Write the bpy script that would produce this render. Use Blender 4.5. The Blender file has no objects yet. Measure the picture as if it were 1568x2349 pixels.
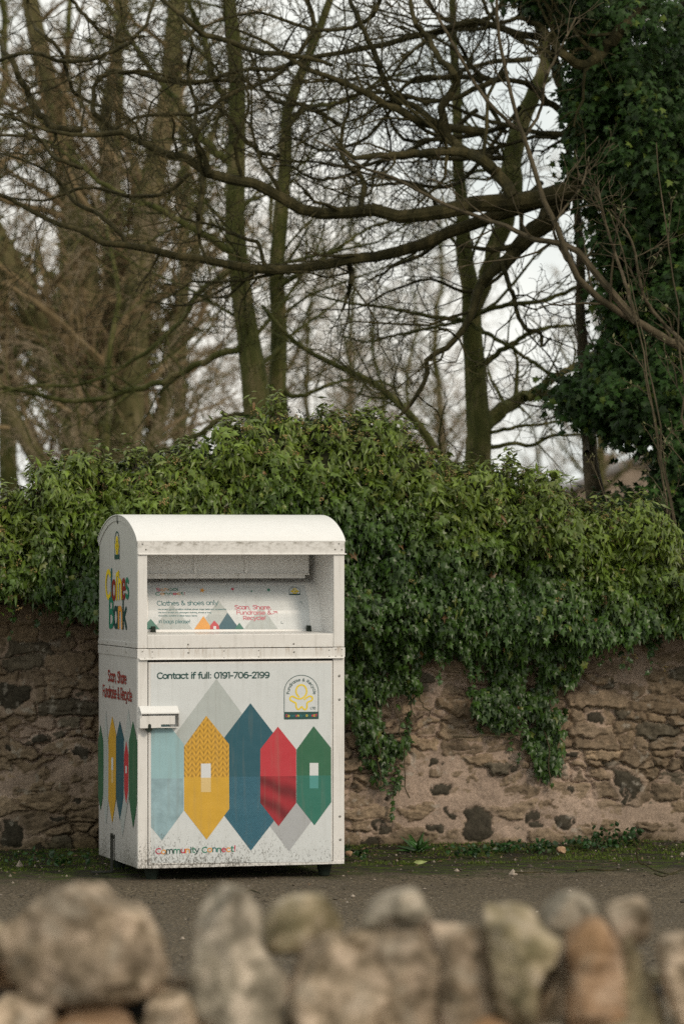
import bpy, bmesh, math, random
import numpy as np
from mathutils import Vector, Matrix

# ------------------------------------------------------------------ camera, sky, sun, exposure
SC = bpy.context.scene
COL = SC.collection
F = 8809.0                      # focal length, in photograph pixels (1568 wide view)
HX, HY = 784.0, 1240.0          # optical centre column / horizon row of the photograph
CAMY, CAMZ = -20.5, 1.82
cam_d = bpy.data.cameras.new('camera')
cam = bpy.data.objects.new('camera', cam_d); COL.objects.link(cam)
cam.location = (0, CAMY, CAMZ); cam.rotation_euler = (math.radians(90), 0, 0)
cam_d.sensor_fit = 'VERTICAL'; cam_d.sensor_height = 36; cam_d.sensor_width = 24
cam_d.lens = 135; cam_d.shift_y = (HY - 1174.5) / 2349.0
cam_d.clip_start = .1; cam_d.clip_end = 2000
cam_d.dof.use_dof = True; cam_d.dof.focus_distance = 20.9; cam_d.dof.aperture_fstop = 2.8
cam_d.dof.aperture_blades = 9
SC.camera = cam
SC.view_settings.view_transform = 'Standard'; SC.view_settings.look = 'None'
SC.view_settings.gamma = 1; SC.view_settings.use_curve_mapping = False
SC.view_settings.exposure = -0.68
SC.cycles.max_bounces = 8; SC.cycles.diffuse_bounces = 5; SC.cycles.glossy_bounces = 2
SC.cycles.transmission_bounces = 2; SC.cycles.use_denoising = False; SC.cycles.sample_clamp_indirect = 4

SUN_DIR = Vector((0.60, -0.60, 0.55)).normalized()       # towards the sun
sun_el = math.asin(SUN_DIR.z); sun_az = math.atan2(SUN_DIR.x, SUN_DIR.y)
W_ = bpy.data.worlds.new('World'); SC.world = W_; W_.use_nodes = True
nt = W_.node_tree; nt.nodes.clear()
wo = nt.nodes.new('ShaderNodeOutputWorld'); bg = nt.nodes.new('ShaderNodeBackground')
sky = nt.nodes.new('ShaderNodeTexSky'); sky.sky_type = 'NISHITA'; sky.sun_disc = False
sky.sun_elevation = sun_el; sky.sun_rotation = sun_az
sky.air_density = 1.0; sky.dust_density = 3.0; sky.ozone_density = 1.5
tc = nt.nodes.new('ShaderNodeTexCoord'); nz = nt.nodes.new('ShaderNodeTexNoise')
nz.inputs['Scale'].default_value = 10; nz.inputs['Detail'].default_value = 5
rmp = nt.nodes.new('ShaderNodeValToRGB')
rmp.color_ramp.elements[0].position = .36; rmp.color_ramp.elements[0].color = (13.4, 14.2, 13.8, 1)
rmp.color_ramp.elements[1].position = .62; rmp.color_ramp.elements[1].color = (19.0, 18.6, 17.2, 1)
mx = nt.nodes.new('ShaderNodeMix'); mx.data_type = 'RGBA'; mx.inputs[0].default_value = .97   # overcast
nt.links.new(tc.outputs['Generated'], nz.inputs['Vector']); nt.links.new(nz.outputs[0], rmp.inputs[0])
nt.links.new(sky.outputs[0], mx.inputs[6]); nt.links.new(rmp.outputs[0], mx.inputs[7])
nt.links.new(mx.outputs[2], bg.inputs[0]); bg.inputs[1].default_value = 0.1
nt.links.new(bg.outputs[0], wo.inputs[0])
sd = bpy.data.lights.new('sun', 'SUN'); sd.energy = 2.5; sd.angle = math.radians(11); sd.color = (1, .86, .70)
sun = bpy.data.objects.new('sun', sd); COL.objects.link(sun)
sun.rotation_euler = SUN_DIR.to_track_quat('Z', 'Y').to_euler()

rng = np.random.default_rng(7)
random.seed(7)

# ------------------------------------------------------------------ helpers
def px3(x, y, Y):
    """photograph pixel (1568 wide view) at camera distance Y -> world point"""
    return np.array([(x - HX) / F * Y, CAMY + Y, CAMZ + (HY - y) / F * Y])

def empty(name, loc=(0, 0, 0), rz=0):
    o = bpy.data.objects.new(name, None); COL.objects.link(o)
    o.location = loc; o.rotation_euler = (0, 0, rz); o.empty_display_size = .2
    return o

def tag(o, label=None, cat=None, group=None, kind=None):
    if label: o['label'] = label
    if cat: o['category'] = cat
    if group: o['group'] = group
    if kind: o['kind'] = kind
    return o

def mesh_np(name, verts, faces, mats, parent=None, mi=None, col=None, smooth=False):
    """faces: list of int arrays (n,3)/(n,4) or python lists"""
    me = bpy.data.meshes.new(name)
    verts = np.asarray(verts, dtype=np.float64)
    if isinstance(faces, np.ndarray): faces = [faces]
    if len(faces) and isinstance(faces[0], np.ndarray) and faces[0].ndim == 2:
        me.vertices.add(len(verts)); me.vertices.foreach_set('co', verts.astype(np.float32).ravel())
        nl = sum(f.size for f in faces); npol = sum(len(f) for f in faces)
        me.loops.add(nl); me.polygons.add(npol)
        me.loops.foreach_set('vertex_index', np.concatenate([f.ravel() for f in faces]).astype(np.int32))
        tot = np.concatenate([np.full(len(f), f.shape[1]) for f in faces])
        st = np.concatenate([[0], np.cumsum(tot)[:-1]])
        me.polygons.foreach_set('loop_start', st.astype(np.int32))
    else:
        me.from_pydata([tuple(v) for v in verts], [], [tuple(int(i) for i in f) for f in faces])
        npol = len(faces)
    if not isinstance(mats, (list, tuple)): mats = [mats]
    for m in mats: me.materials.append(m)
    if mi is not None: me.polygons.foreach_set('material_index', np.asarray(mi, dtype=np.int32))
    me.update(calc_edges=True)
    if col is not None:
        a = me.color_attributes.new('col', 'FLOAT_COLOR', 'POINT')
        c = np.ones((len(verts), 4), dtype=np.float32); c[:, :3] = col
        a.data.foreach_set('color', c.ravel())
    me.polygons.foreach_set('use_smooth', np.full(npol, bool(smooth)))
    me.validate()
    o = bpy.data.objects.new(name, me); COL.objects.link(o)
    if parent: o.parent = parent
    return o

class MB:
    """collects simple solids into ONE mesh object"""
    def __init__(s): s.v = []; s.f = []; s.m = []; s.mats = []
    def _mi(s, mat):
        if mat not in s.mats: s.mats.append(mat)
        return s.mats.index(mat)
    def add(s, verts, faces, mat):
        b = len(s.v); k = s._mi(mat)
        s.v += [tuple(map(float, p)) for p in verts]
        for f in faces: s.f.append([int(i) + b for i in f]); s.m.append(k)
    def bm(s, bm, mat):
        bm.verts.index_update()
        s.add([v.co[:] for v in bm.verts], [[v.index for v in f.verts] for f in bm.faces], mat); bm.free()
    def box(s, x0, x1, y0, y1, z0, z1, mat, bev=.002, seg=2):
        bm = bmesh.new(); bmesh.ops.create_cube(bm, size=1)
        for v in bm.verts:
            v.co = Vector(((x0 + x1) / 2 + v.co.x * (x1 - x0), (y0 + y1) / 2 + v.co.y * (y1 - y0), (z0 + z1) / 2 + v.co.z * (z1 - z0)))
        if bev: bmesh.ops.bevel(bm, geom=bm.edges[:], offset=bev, segments=seg, profile=.5, affect='EDGES')
        s.bm(bm, mat)
    def prism(s, prof, a0, a1, mat, axis='x', bev=0):
        """closed profile of 2-D points swept along an axis; x: (y,z) profile, y: (x,z), z: (x,y)"""
        n = len(prof); bm = bmesh.new(); rings = []
        for a in (a0, a1):
            r = []
            for p, q in prof:
                co = (a, p, q) if axis == 'x' else (p, a, q) if axis == 'y' else (p, q, a)
                r.append(bm.verts.new(co))
            rings.append(r)
        for i in range(n):
            j = (i + 1) % n
            bm.faces.new((rings[0][i], rings[0][j], rings[1][j], rings[1][i]))
        bm.faces.new(rings[0][::-1]); bm.faces.new(rings[1])
        bmesh.ops.recalc_face_normals(bm, faces=bm.faces[:])
        if bev: bmesh.ops.bevel(bm, geom=[e for e in bm.edges if e.calc_face_angle(0) > .6], offset=bev, segments=2, profile=.5, affect='EDGES')
        s.bm(bm, mat)
    def cyl(s, p0, p1, r0, r1, mat, n=16):
        p0 = np.array(p0, float); p1 = np.array(p1, float); d = p1 - p0; d /= np.linalg.norm(d)
        a = np.cross(d, [0, 0, 1.]) if abs(d[2]) < .9 else np.cross(d, [1., 0, 0]); a /= np.linalg.norm(a); b = np.cross(d, a)
        t = np.linspace(0, 2 * math.pi, n, endpoint=False)
        c = np.outer(np.cos(t), a) + np.outer(np.sin(t), b)
        v = list(p0 + c * r0) + list(p1 + c * r1)
        f = [[i, (i + 1) % n, n + (i + 1) % n, n + i] for i in range(n)] + [list(range(n))[::-1], list(range(n, 2 * n))]
        s.add(v, f, mat)
    def build(s, name, parent=None, smooth=False):
        return mesh_np(name, s.v, s.f, s.mats, parent, mi=s.m, smooth=smooth)

def copy_tree(o, parent=None):
    kids = [c for c in o.children]
    c = o.copy(); COL.objects.link(c); c.parent = parent
    for k in kids: copy_tree(k, c)
    return c

# value noise -------------------------------------------------------
def _hash(ix, iy, iz, seed):
    h = (ix.astype(np.int64) * 374761393 + iy.astype(np.int64) * 668265263 + iz.astype(np.int64) * 2147483647 + seed * 1274126177) & 0xffffffff
    h = ((h ^ (h >> 13)) * 1274126177) & 0xffffffff
    h = (h ^ (h >> 16)) & 0xffffffff
    h = (h * 2246822519) & 0xffffffff
    return ((h ^ (h >> 15)) & 0xffffff) / float(0xffffff)
def vnoise(x, y, z=None, seed=0):
    x = np.asarray(x, float); y = np.asarray(y, float)
    fx, fy = np.floor(x), np.floor(y); fz = np.zeros_like(fx) if z is None else np.floor(z)
    u, v = x - fx, y - fy; w = None if z is None else z - fz
    u = u * u * (3 - 2 * u); v = v * v * (3 - 2 * v)
    if w is not None: w = w * w * (3 - 2 * w)
    r = 0
    for dx in (0, 1):
        for dy in (0, 1):
            for dz in ((0, 1) if w is not None else (0,)):
                r = r + _hash(fx + dx, fy + dy, fz + dz, seed) * (u if dx else 1 - u) * (v if dy else 1 - v) * (1 if w is None else w if dz else 1 - w)
    return r
def fbm(x, y, z=None, seed=0, oct=4, gain=.5):
    r = 0; a = 1; t = 0; s = 1
    for k in range(oct):
        r = r + a * vnoise(np.asarray(x) * s, np.asarray(y) * s, None if z is None else np.asarray(z) * s, seed + k * 17)
        t += a; a *= gain; s *= 2.03
    return r / t
def smooth(a, b, x):
    t = np.clip((x - a) / (b - a), 0, 1); return t * t * (3 - 2 * t)

# materials ---------------------------------------------------------
class NT:
    def __init__(s, name):
        s.m = bpy.data.materials.new(name); s.m.use_nodes = True; s.t = s.m.node_tree
        s.b = s.t.nodes['Principled BSDF']; s.l = s.t.links
    def n(s, typ, **kw):
        n = s.t.nodes.new(typ)
        for k, v in kw.items():
            if k[0] == '_': setattr(n, k[1:], v)
            else: n.inputs[k.replace('__', ' ')].default_value = v
        return n
    def noise(s, vec, scale, detail=4, rough=.6, vscale=None):
        if vscale:
            mp = s.n('ShaderNodeMapping'); mp.inputs['Scale'].default_value = vscale; s.l.new(vec, mp.inputs[0]); vec = mp.outputs[0]
        n = s.n('ShaderNodeTexNoise', Scale=scale, Detail=detail, Roughness=rough); s.l.new(vec, n.inputs['Vector']); return n.outputs[0]
    def ramp(s, fac, stops):
        r = s.n('ShaderNodeValToRGB'); e = r.color_ramp.elements
        while len(e) < len(stops): e.new(.5)
        for i, (p, c) in enumerate(stops):
            e[i].position = p; e[i].color = (*c, 1) if not isinstance(c, (int, float)) else (c, c, c, 1)
        s.l.new(fac, r.inputs[0]); return r.outputs[0]
    def mix(s, fac, a, b, typ='MIX'):
        m = s.n('ShaderNodeMix', _data_type='RGBA', _blend_type=typ)
        for i, v in ((0, fac), (6, a), (7, b)):
            if hasattr(v, 'is_linked') or hasattr(v, 'links'): s.l.new(v, m.inputs[i])
            elif isinstance(v, (int, float)): m.inputs[i].default_value = v if i == 0 else (v, v, v, 1)
            else: m.inputs[i].default_value = (*v, 1)
        return m.outputs[2]
    def math(s, op, a, b=0.0, c=None):
        m = s.n('ShaderNodeMath', _operation=op)
        for i, v in enumerate((a, b) if c is None else (a, b, c)):
            if hasattr(v, 'links'): s.l.new(v, m.inputs[i])
            else: m.inputs[i].default_value = v
        return m.outputs[0]
    def bump(s, h, strength=.5, dist=.01):
        b = s.n('ShaderNodeBump', Strength=strength, Distance=dist); s.l.new(h, b.inputs['Height']); s.l.new(b.outputs[0], s.b.inputs['Normal'])
    def col(s, c): s.l.new(c, s.b.inputs['Base Color'])
    def obj(s): return s.n('ShaderNodeTexCoord').outputs['Object']
    def sep(s, v):
        n = s.n('ShaderNodeSeparateXYZ'); s.l.new(v, n.inputs[0]); return n.outputs
    def attr(s, name='col'): return s.n('ShaderNodeVertexColor', _layer_name=name).outputs[0]

def flat_mat(name, c, rough=.5, spec=.5, var=.06, scale=30):
    m = NT(name); v = m.noise(m.obj(), scale)
    a = tuple(x * (1 - var) for x in c); b = tuple(min(1, x * (1 + var)) for x in c)
    m.col(m.ramp(v, [(.3, a), (.7, b)])); m.b.inputs['Roughness'].default_value = rough
    m.b.inputs['Specular IOR Level'].default_value = spec
    return m.m

def bin_mat(name, c, rough=.42, knit=None, denim=None, satin=None, mottle=.02, top=False, streak=.26):
    """painted/printed metal of the bin with splash dirt near the ground, in bin coordinates"""
    m = NT(name); o = m.obj(); s = m.sep(o)
    col = m.ramp(m.noise(o, 14, 5), [(.3, tuple(x * (1 - mottle) for x in c)), (.7, tuple(min(1, x * (1 + mottle)) for x in c))])
    if knit:
        p = .0425                                    # braid pitch
        fx = m.math('FRACT', m.math('DIVIDE', s[0], p)); tri = m.math('ABSOLUTE', m.math('SUBTRACT', fx, .5))
        ph = m.math('ADD', m.math('MULTIPLY', s[2], 210.0), m.math('MULTIPLY', tri, -13.0))
        w = m.math('SINE', ph)
        edge = m.math('MULTIPLY', m.math('POWER', m.math('MULTIPLY', tri, 2.0), 8.0), -1.0)
        edge2 = m.math('MULTIPLY', m.math('POWER', m.math('SUBTRACT', 1.0, m.math('MULTIPLY', tri, 2.0)), 8.0), -1.0)
        h = m.math('ADD', m.math('ADD', m.math('MULTIPLY', w, .3), .72), m.math('MULTIPLY', m.math('ADD', edge, edge2), .45))
        col = m.ramp(h, [(.0, tuple(x * .30 for x in c)), (.45, tuple(x * .8 for x in c)), (1, tuple(x * 1.12 for x in c))])
    if denim:
        ph = m.math('ADD', m.math('MULTIPLY', s[0], 520.0), m.math('MULTIPLY', s[2], 700.0))
        w = m.math('MULTIPLY', m.math('ADD', m.math('SINE', ph), 1.0), .5)
        w = m.math('MULTIPLY', w, m.noise(o, 160, 3))
        col = m.mix(m.ramp(w, [(.2, 0), (.6, 1)]), col, tuple(x * 2.2 + .03 for x in c))
    if satin:
        wv = m.n('ShaderNodeTexWave', Scale=2.2, Distortion=3.5, Detail=1); wv.bands_direction = 'DIAGONAL'
        mp = m.n('ShaderNodeMapping'); mp.inputs['Rotation'].default_value = (0, .5, 0); mp.inputs['Scale'].default_value = (3, 1, 1.6)
        m.l.new(o, mp.inputs[0]); m.l.new(mp.outputs[0], wv.inputs['Vector'])
        col = m.mix(wv.outputs[1], tuple(x * .45 for x in c), c)
    # splash dirt rising from the bottom edge, stronger at the left corner
    grit = m.noise(o, 130, 6, .78, (1, 1, .6))
    big = m.noise(o, 6, 3)
    lvl = m.math('ADD', m.math('MULTIPLY', m.math('SUBTRACT', s[2], .07), .62), m.math('MULTIPLY', s[0], .06))
    lvl = m.math('ADD', lvl, m.math('MULTIPLY', m.math('SUBTRACT', big, .5), -.16))
    th = m.math('ADD', m.math('MINIMUM', lvl, .32), .455)
    d0 = m.math('MULTIPLY', m.math('SUBTRACT', grit, th), 14.0); d = m.n('ShaderNodeClamp'); m.l.new(d0, d.inputs[0])
    col = m.mix(m.math('MULTIPLY', d.outputs[0], .8), col, (.07, .062, .045))
    # soft grime and rain streaks
    st = m.noise(o, 1, 5, .6, (38, 38, 2.2))
    col = m.mix(m.math('MULTIPLY', m.ramp(st, [(.52, 0), (.72, 1)]), streak), col, (.22, .2, .15))
    sm = m.n('ShaderNodeMapRange'); m.l.new(s[2], sm.inputs[0]); sm.inputs[1].default_value = 1.17; sm.inputs[2].default_value = 1.236
    s2 = m.n('ShaderNodeMapRange'); m.l.new(s[2], s2.inputs[0]); s2.inputs[1].default_value = 1.262; s2.inputs[2].default_value = 1.243
    sg = m.math('MULTIPLY', m.math('MULTIPLY', sm.outputs[0], s2.outputs[0]), m.ramp(m.noise(o, 1, 6, .7, (60, 60, 9)), [(.50, 0), (.68, 1)]))
    col = m.mix(m.math('MULTIPLY', sg, .55), col, (.26, .17, .08))
    if top:                                           # mildew along the roof eave
        g = m.noise(o, 24, 8, .72, (1, 1, 1.6))
        band = m.ramp(s[2], [(.0, 0), (.5, 0), (1, 1)])
        zz = m.n('ShaderNodeMapRange'); m.l.new(s[2], zz.inputs[0]); zz.inputs[1].default_value = 1.752; zz.inputs[2].default_value = 1.80
        k = m.math('MULTIPLY', m.ramp(g, [(.47, 0), (.66, 1)]), zz.outputs[0])
        col = m.mix(m.math('MULTIPLY', k, .75), col, (.19, .17, .13))
    m.col(col); m.b.inputs['Roughness'].default_value = rough
    dn = m.math('ADD', m.math('MULTIPLY', m.noise(o, 260, 2), .05), m.math('MULTIPLY', m.noise(o, 5, 2), 1.0))
    m.bump(dn, .35, .012)
    m.b.inputs['Coat Weight'].default_value = .12; m.b.inputs['Coat Roughness'].default_value = .2
    return m.m

M = {}
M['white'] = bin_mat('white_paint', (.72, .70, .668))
M['white_top'] = bin_mat('white_paint_mildew', (.72, .70, .668), top=True)
M['roofw'] = bin_mat('white_roof_paint', (.73, .72, .695), rough=.5, streak=.05)
M['inner'] = bin_mat('white_paint_brightened', (.82, .81, .785), streak=.03)  # same white paint, lightened to brighten the shaded chute recess
M['side'] = bin_mat('white_paint_shaded', (.52, .51, .49))  # same white paint, darkened to carry the shade of the left side
M['vinyl'] = bin_mat('pale_vinyl', (.63, .655, .655), rough=.35, streak=.14)
M['pale1'] = bin_mat('print_pale_grey_green', (.44, .475, .46))
M['pale2'] = bin_mat('print_pale_grey', (.40, .41, .42))
M['ltblue'] = bin_mat('print_light_blue', (.29, .46, .49))
M['ltblue2'] = bin_mat('print_light_blue_cloth', (.27, .40, .44), mottle=.22)
M['yellow'] = bin_mat('print_yellow', (.62, .36, .035), mottle=.05)
M['knit'] = bin_mat('print_yellow_knit', (.62, .34, .035), knit=True)
M['teal'] = bin_mat('print_teal', (.016, .092, .125))
M['denim'] = bin_mat('print_denim', (.016, .085, .125), denim=True)
M['red'] = bin_mat('print_red', (.50, .035, .048))
M['satin'] = bin_mat('print_red_satin', (.36, .02, .03), satin=True)
M['green'] = bin_mat('print_green', (.028, .13, .065))
M['green2'] = bin_mat('print_teal_green', (.025, .16, .115))
M['window'] = bin_mat('print_white', (.66, .67, .67))
M['tan'] = bin_mat('print_tan', (.68, .50, .22))
M['aqua'] = bin_mat('print_aqua', (.08, .29, .27))
M['ink'] = bin_mat('ink_dark_green', (.012, .065, .06))
M['inkteal'] = bin_mat('ink_teal', (.02, .15, .16))
M['inkred'] = bin_mat('ink_crimson', (.55, .03, .08))
M['inkdred'] = bin_mat('ink_dark_red', (.26, .025, .02))
M['inkyel'] = bin_mat('ink_yellow', (.78, .58, .03))
M['inkor'] = bin_mat('ink_orange', (.75, .33, .05))
M['inkgn'] = bin_mat('ink_green', (.02, .20, .12))
M['dark_rubber'] = flat_mat('dark_rubber', (.012, .02, .013), .6, .3)
M['steel'] = flat_mat('dull_steel', (.03, .03, .024), .5, .5, .2)
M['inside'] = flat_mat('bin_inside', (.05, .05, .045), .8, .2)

# stroke lettering --------------------------------------------------
def A(cx, cy, rx, ry, a0, a1): return ('a', cx, cy, rx, ry, a0, a1)
def L(*p): return ('l', p)
def C(*p): return ('c', p)
G = {
 'a': (5.4, [A(2.4, 2.5, 2.2, 2.5, 20, 340), L((4.7, 5), (4.7, 0))]),
 'b': (5.6, [L((.4, 7.4), (.4, 0)), A(2.7, 2.5, 2.2, 2.5, 160, -160)]),
 'c': (4.9, [A(2.7, 2.5, 2.3, 2.5, 45, 315)]),
 'd': (5.6, [A(2.5, 2.5, 2.2, 2.5, 20, 340), L((4.8, 7.4), (4.8, 0))]),
 'e': (5.3, [L((.5, 2.6), (4.8, 2.6)), A(2.6, 2.5, 2.2, 2.5, 2, 315)]),
 'f': (3.3, [C((3.2, 7.2), (2.1, 7.4), (1.3, 6.5), (1.2, 5), (1.2, 2.5), (1.2, 0)), L((0, 4.7), (2.9, 4.7))]),
 'g': (5.6, [A(2.5, 2.5, 2.2, 2.5, 20, 340), C((4.8, 5), (4.8, 1), (4.6, -1), (3.2, -2), (1, -1.7))]),
 'h': (5.2, [L((.5, 7.4), (.5, 0)), C((.5, 3.2), (1.4, 4.7), (2.8, 5), (4.1, 4.2), (4.4, 2.6), (4.4, 0))]),
 'i': (1.9, [L((.9, 5), (.9, 0)), L((.9, 6.9), (.9, 7.1))]),
 'k': (4.7, [L((.6, 7.4), (.6, 0)), L((4.2, 5), (.7, 2.2)), L((1.7, 3), (4.4, 0))]),
 'l': (1.9, [L((.9, 7.4), (.9, 0))]),
 'm': (8.1, [L((.5, 5), (.5, 0)), C((.5, 3.2), (1.2, 4.7), (2.4, 5), (3.6, 4.3), (3.9, 2.8), (3.9, 0)), C((3.9, 3.2), (4.7, 4.7), (5.9, 5), (7, 4.3), (7.3, 2.8), (7.3, 0))]),
 'n': (5.2, [L((.5, 5), (.5, 0)), C((.5, 3.2), (1.4, 4.7), (2.8, 5), (4.1, 4.2), (4.4, 2.6), (4.4, 0))]),
 'o': (5.4, [A(2.6, 2.5, 2.3, 2.5, 90, 450)]),
 'p': (5.6, [L((.4, 5), (.4, -2.3)), A(2.7, 2.5, 2.2, 2.5, 160, -160)]),
 'r': (3.2, [L((.5, 5), (.5, 0)), C((.5, 3), (1.3, 4.6), (2.9, 5))]),
 's': (4.5, [C((3.9, 4.3), (2.6, 5), (1, 4.6), (.9, 3.3), (2.3, 2.6), (3.8, 1.9), (3.7, .5), (2.3, 0), (.5, .6))]),
 't': (3.5, [C((1.4, 6.6), (1.4, 4), (1.4, 1.4), (1.9, .2), (3.2, .2)), L((.1, 4.8), (3.1, 4.8))]),
 'u': (5.2, [C((.5, 5), (.5, 2.2), (.9, .6), (2.3, 0), (3.7, .6), (4.4, 2)), L((4.4, 5), (4.4, 0))]),
 'v': (4.8, [L((.2, 5), (2.3, 0), (4.4, 5))]),
 'w': (7, [L((.2, 5), (1.9, 0), (3.5, 5), (5.1, 0), (6.8, 5))]),
 'y': (4.9, [L((.3, 5), (2.5, .2)), C((4.6, 5), (2.5, .2), (1.6, -1.6), (.3, -2.1))]),
 '@': (3.8, [C((3.3, 7), (1.2, 6.6), (1.2, 5.2), (1.1, 1), (1, 0))]),
 'C': (6.3, [A(3.5, 3.5, 3.1, 3.5, 45, 315)]),
 'F': (5.2, [L((.8, 0), (.8, 7), (4.9, 7)), L((.8, 3.6), (4.3, 3.6))]),
 'R': (5.9, [L((.8, 0), (.8, 7)), C((.8, 7), (3.6, 7), (5.1, 6.3), (5.2, 4.7), (3.8, 3.2), (.8, 3)), L((3.2, 3), (5.4, 0))]),
 'L': (4.9, [L((.8, 7), (.8, 0), (4.5, 0))]),
 'T': (5.4, [L((.2, 7), (5.2, 7)), L((2.7, 7), (2.7, 0))]),
 'D': (6.2, [C((.8, 7), (2.8, 7), (5, 6), (5.7, 3.5), (5, 1), (2.8, 0), (.8, 0)), L((.8, 7), (.8, 0))]),
 'S': (5.5, [C((4.9, 6.2), (3.4, 7.1), (1.4, 6.6), (.9, 5.2), (2.4, 3.9), (4.3, 3), (4.7, 1.4), (3, 0), (.7, .8))]),
 'B': (5.9, [L((.8, 7), (.8, 0)), C((.8, 7), (3.4, 7), (4.8, 6.2), (4.3, 4.3), (.8, 3.8)), C((.8, 3.8), (4, 3.7), (5.4, 2.4), (4.6, .5), (2.6, 0), (.8, 0))]),
 'W': (8, [L((.2, 7), (2.2, 0), (4, 6), (5.8, 0), (7.8, 7))]),
 'N': (6.3, [L((.8, 0), (.8, 7), (5.4, 0), (5.4, 7))]),
 'I': (2.2, [L((1.1, 7), (1.1, 0))]),
 '0': (5.9, [A(2.9, 3.5, 2.4, 3.5, 90, 450)]),
 '1': (3, [L((.3, 6.9), (2, 7), (2, 0))]),
 '2': (5.2, [C((.5, 5.8), (2, 7.1), (4, 6.7), (4.4, 5), (3, 2.8), (.5, 0)), L((.5, 0), (4.8, 0))]),
 '6': (5.7, [A(2.9, 2.2, 2.2, 2.2, 90, 450), C((4.4, 6.8), (2.4, 6.8), (.9, 5), (.7, 2.4))]),
 '7': (5.1, [L((.4, 7), (4.7, 7), (1.6, 0))]),
 '9': (5.7, [A(2.8, 4.8, 2.2, 2.2, 90, 450), C((1.3, .2), (3.3, .2), (4.8, 2), (5, 4.6))]),
 ':': (2.3, [L((1.1, .3), (1.1, .5)), L((1.1, 4.3), (1.1, 4.5))]),
 '-': (3.6, [L((.5, 2.8), (3.1, 2.8))]),
 ',': (2, [L((1.1, .4), (.7, -1))]),
 '.': (2, [L((1, .1), (1, .3))]),
 '!': (2.2, [L((1.3, 7.3), (1, 2.4)), L((1, .2), (1, .4))]),
 "'": (1.6, [L((.9, 7.2), (.8, 5.8))]),
 '&': (6.1, [C((5.6, 0), (2, 4.6), (1.4, 6), (2.4, 7), (3.7, 6.2), (3.2, 4.8), (1, 2.8), (.8, 1.1), (2.2, 0), (4, .7), (5.3, 3))]),
 '>': (6, [L((.3, .5), (5, 5.3)), C((1.7, 5.6), (3.4, 5.6), (5, 5.3)), L((5, 5.3), (5.2, 2))]),
 ' ': (2.8, []),
}
def catmull(P, n=6):
    P = [np.array(p, float) for p in P]
    if len(P) < 3: return np.array(P)
    Q = [2 * P[0] - P[1]] + P + [2 * P[-1] - P[-2]]; out = []
    for i in range(1, len(Q) - 2):
        for t in np.linspace(0, 1, n, endpoint=False):
            a, b, c, d = Q[i - 1:i + 3]
            out.append(.5 * (2 * b + (c - a) * t + (2 * a - 5 * b + 4 * c - d) * t * t + (3 * b - a - 3 * c + d) * t ** 3))
    out.append(P[-1]); return np.array(out)
def stroke_pts(s):
    if s[0] == 'a':
        _, cx, cy, rx, ry, a0, a1 = s; n = max(6, int(abs(a1 - a0) / 16))
        t = np.radians(np.linspace(a0, a1, n + 1)); return np.stack([cx + rx * np.cos(t), cy + ry * np.sin(t)], 1)
    if s[0] == 'l': return np.array(s[1], float)
    return catmull(s[1])
def ribbon(mb, P, hw, mat, to3, off):
    """flat pen stroke with round ends along plane points P"""
    P = np.asarray(P, float); keep = [0] + [i for i in range(1, len(P)) if np.linalg.norm(P[i] - P[i - 1]) > 1e-7]; P = P[keep]
    if len(P) < 2: return
    T = np.diff(P, axis=0); T /= np.linalg.norm(T, axis=1)[:, None]
    closed = np.linalg.norm(P[0] - P[-1]) < 1e-6
    N = []
    for i in range(len(P)):
        a = T[i - 1] if i > 0 else (T[-1] if closed else T[0]); b = T[i] if i < len(T) else (T[0] if closed else T[-1])
        m = a + b; l = np.linalg.norm(m); m = b if l < 1e-6 else m / l
        k = 1 / max(.55, abs(np.dot(m, b))); N.append(np.array([-m[1], m[0]]) * k)
    N = np.array(N); n = len(P)
    V = list(P + N * hw) + list(P - N * hw); Fc = [[i, i + 1, n + i + 1, n + i] for i in range(n - 1)]
    if not closed:
        for c, d, li, ri in ((P[0], -T[0], 0, n), (P[-1], T[-1], 2 * n - 1, n - 1)):
            b = len(V); p = np.array([-d[1], d[0]])
            arc = [c + hw * (math.sin(t) * d - math.cos(t) * p) for t in np.linspace(0, math.pi, 7)]
            V += [c] + arc; Fc += [[b, b + 1 + k, b + 2 + k] for k in range(6)]
    mb.add(to3(np.array(V), off), Fc, mat)
def text(mb, s, a, b, cap, hw, mats, to3, off=.0012, jit=0, skew=0, fit=True, wscale=1):
    """lettering from plane point a to b (baseline), cap height cap"""
    a = np.array(a, float); b = np.array(b, float); k = cap / 7
    wid = sum(G[c][0] for c in s); d = b - a; ln = np.linalg.norm(d); d /= ln; up = np.array([-d[1], d[0]]) * (1 if d[0] > 0 else -1)
    sx = ln / wid; x = 0; q = 0; r = random.Random(len(s) * 7 + 3)
    for c in s:
        w, st = G[c]; dy = r.uniform(-jit, jit); rot = r.uniform(-jit, jit) * .12
        mat = mats[q % len(mats)] if isinstance(mats, list) else mats
        if c != ' ': q += 1
        for j, g in enumerate(st):
            P = stroke_pts(g); X = (P[:, 0] - w / 2); Y = P[:, 1]
            X2 = X * math.cos(rot) - Y * math.sin(rot) * sx / sx + skew * Y; Y2 = Y + X * math.sin(rot)
            Q = a + np.outer((X2 + w / 2 + x) * sx, d) + np.outer((Y2 + dy) * k, up)
            ribbon(mb, Q, hw, mat, to3, off + .00012 * j)
        x += w
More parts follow.
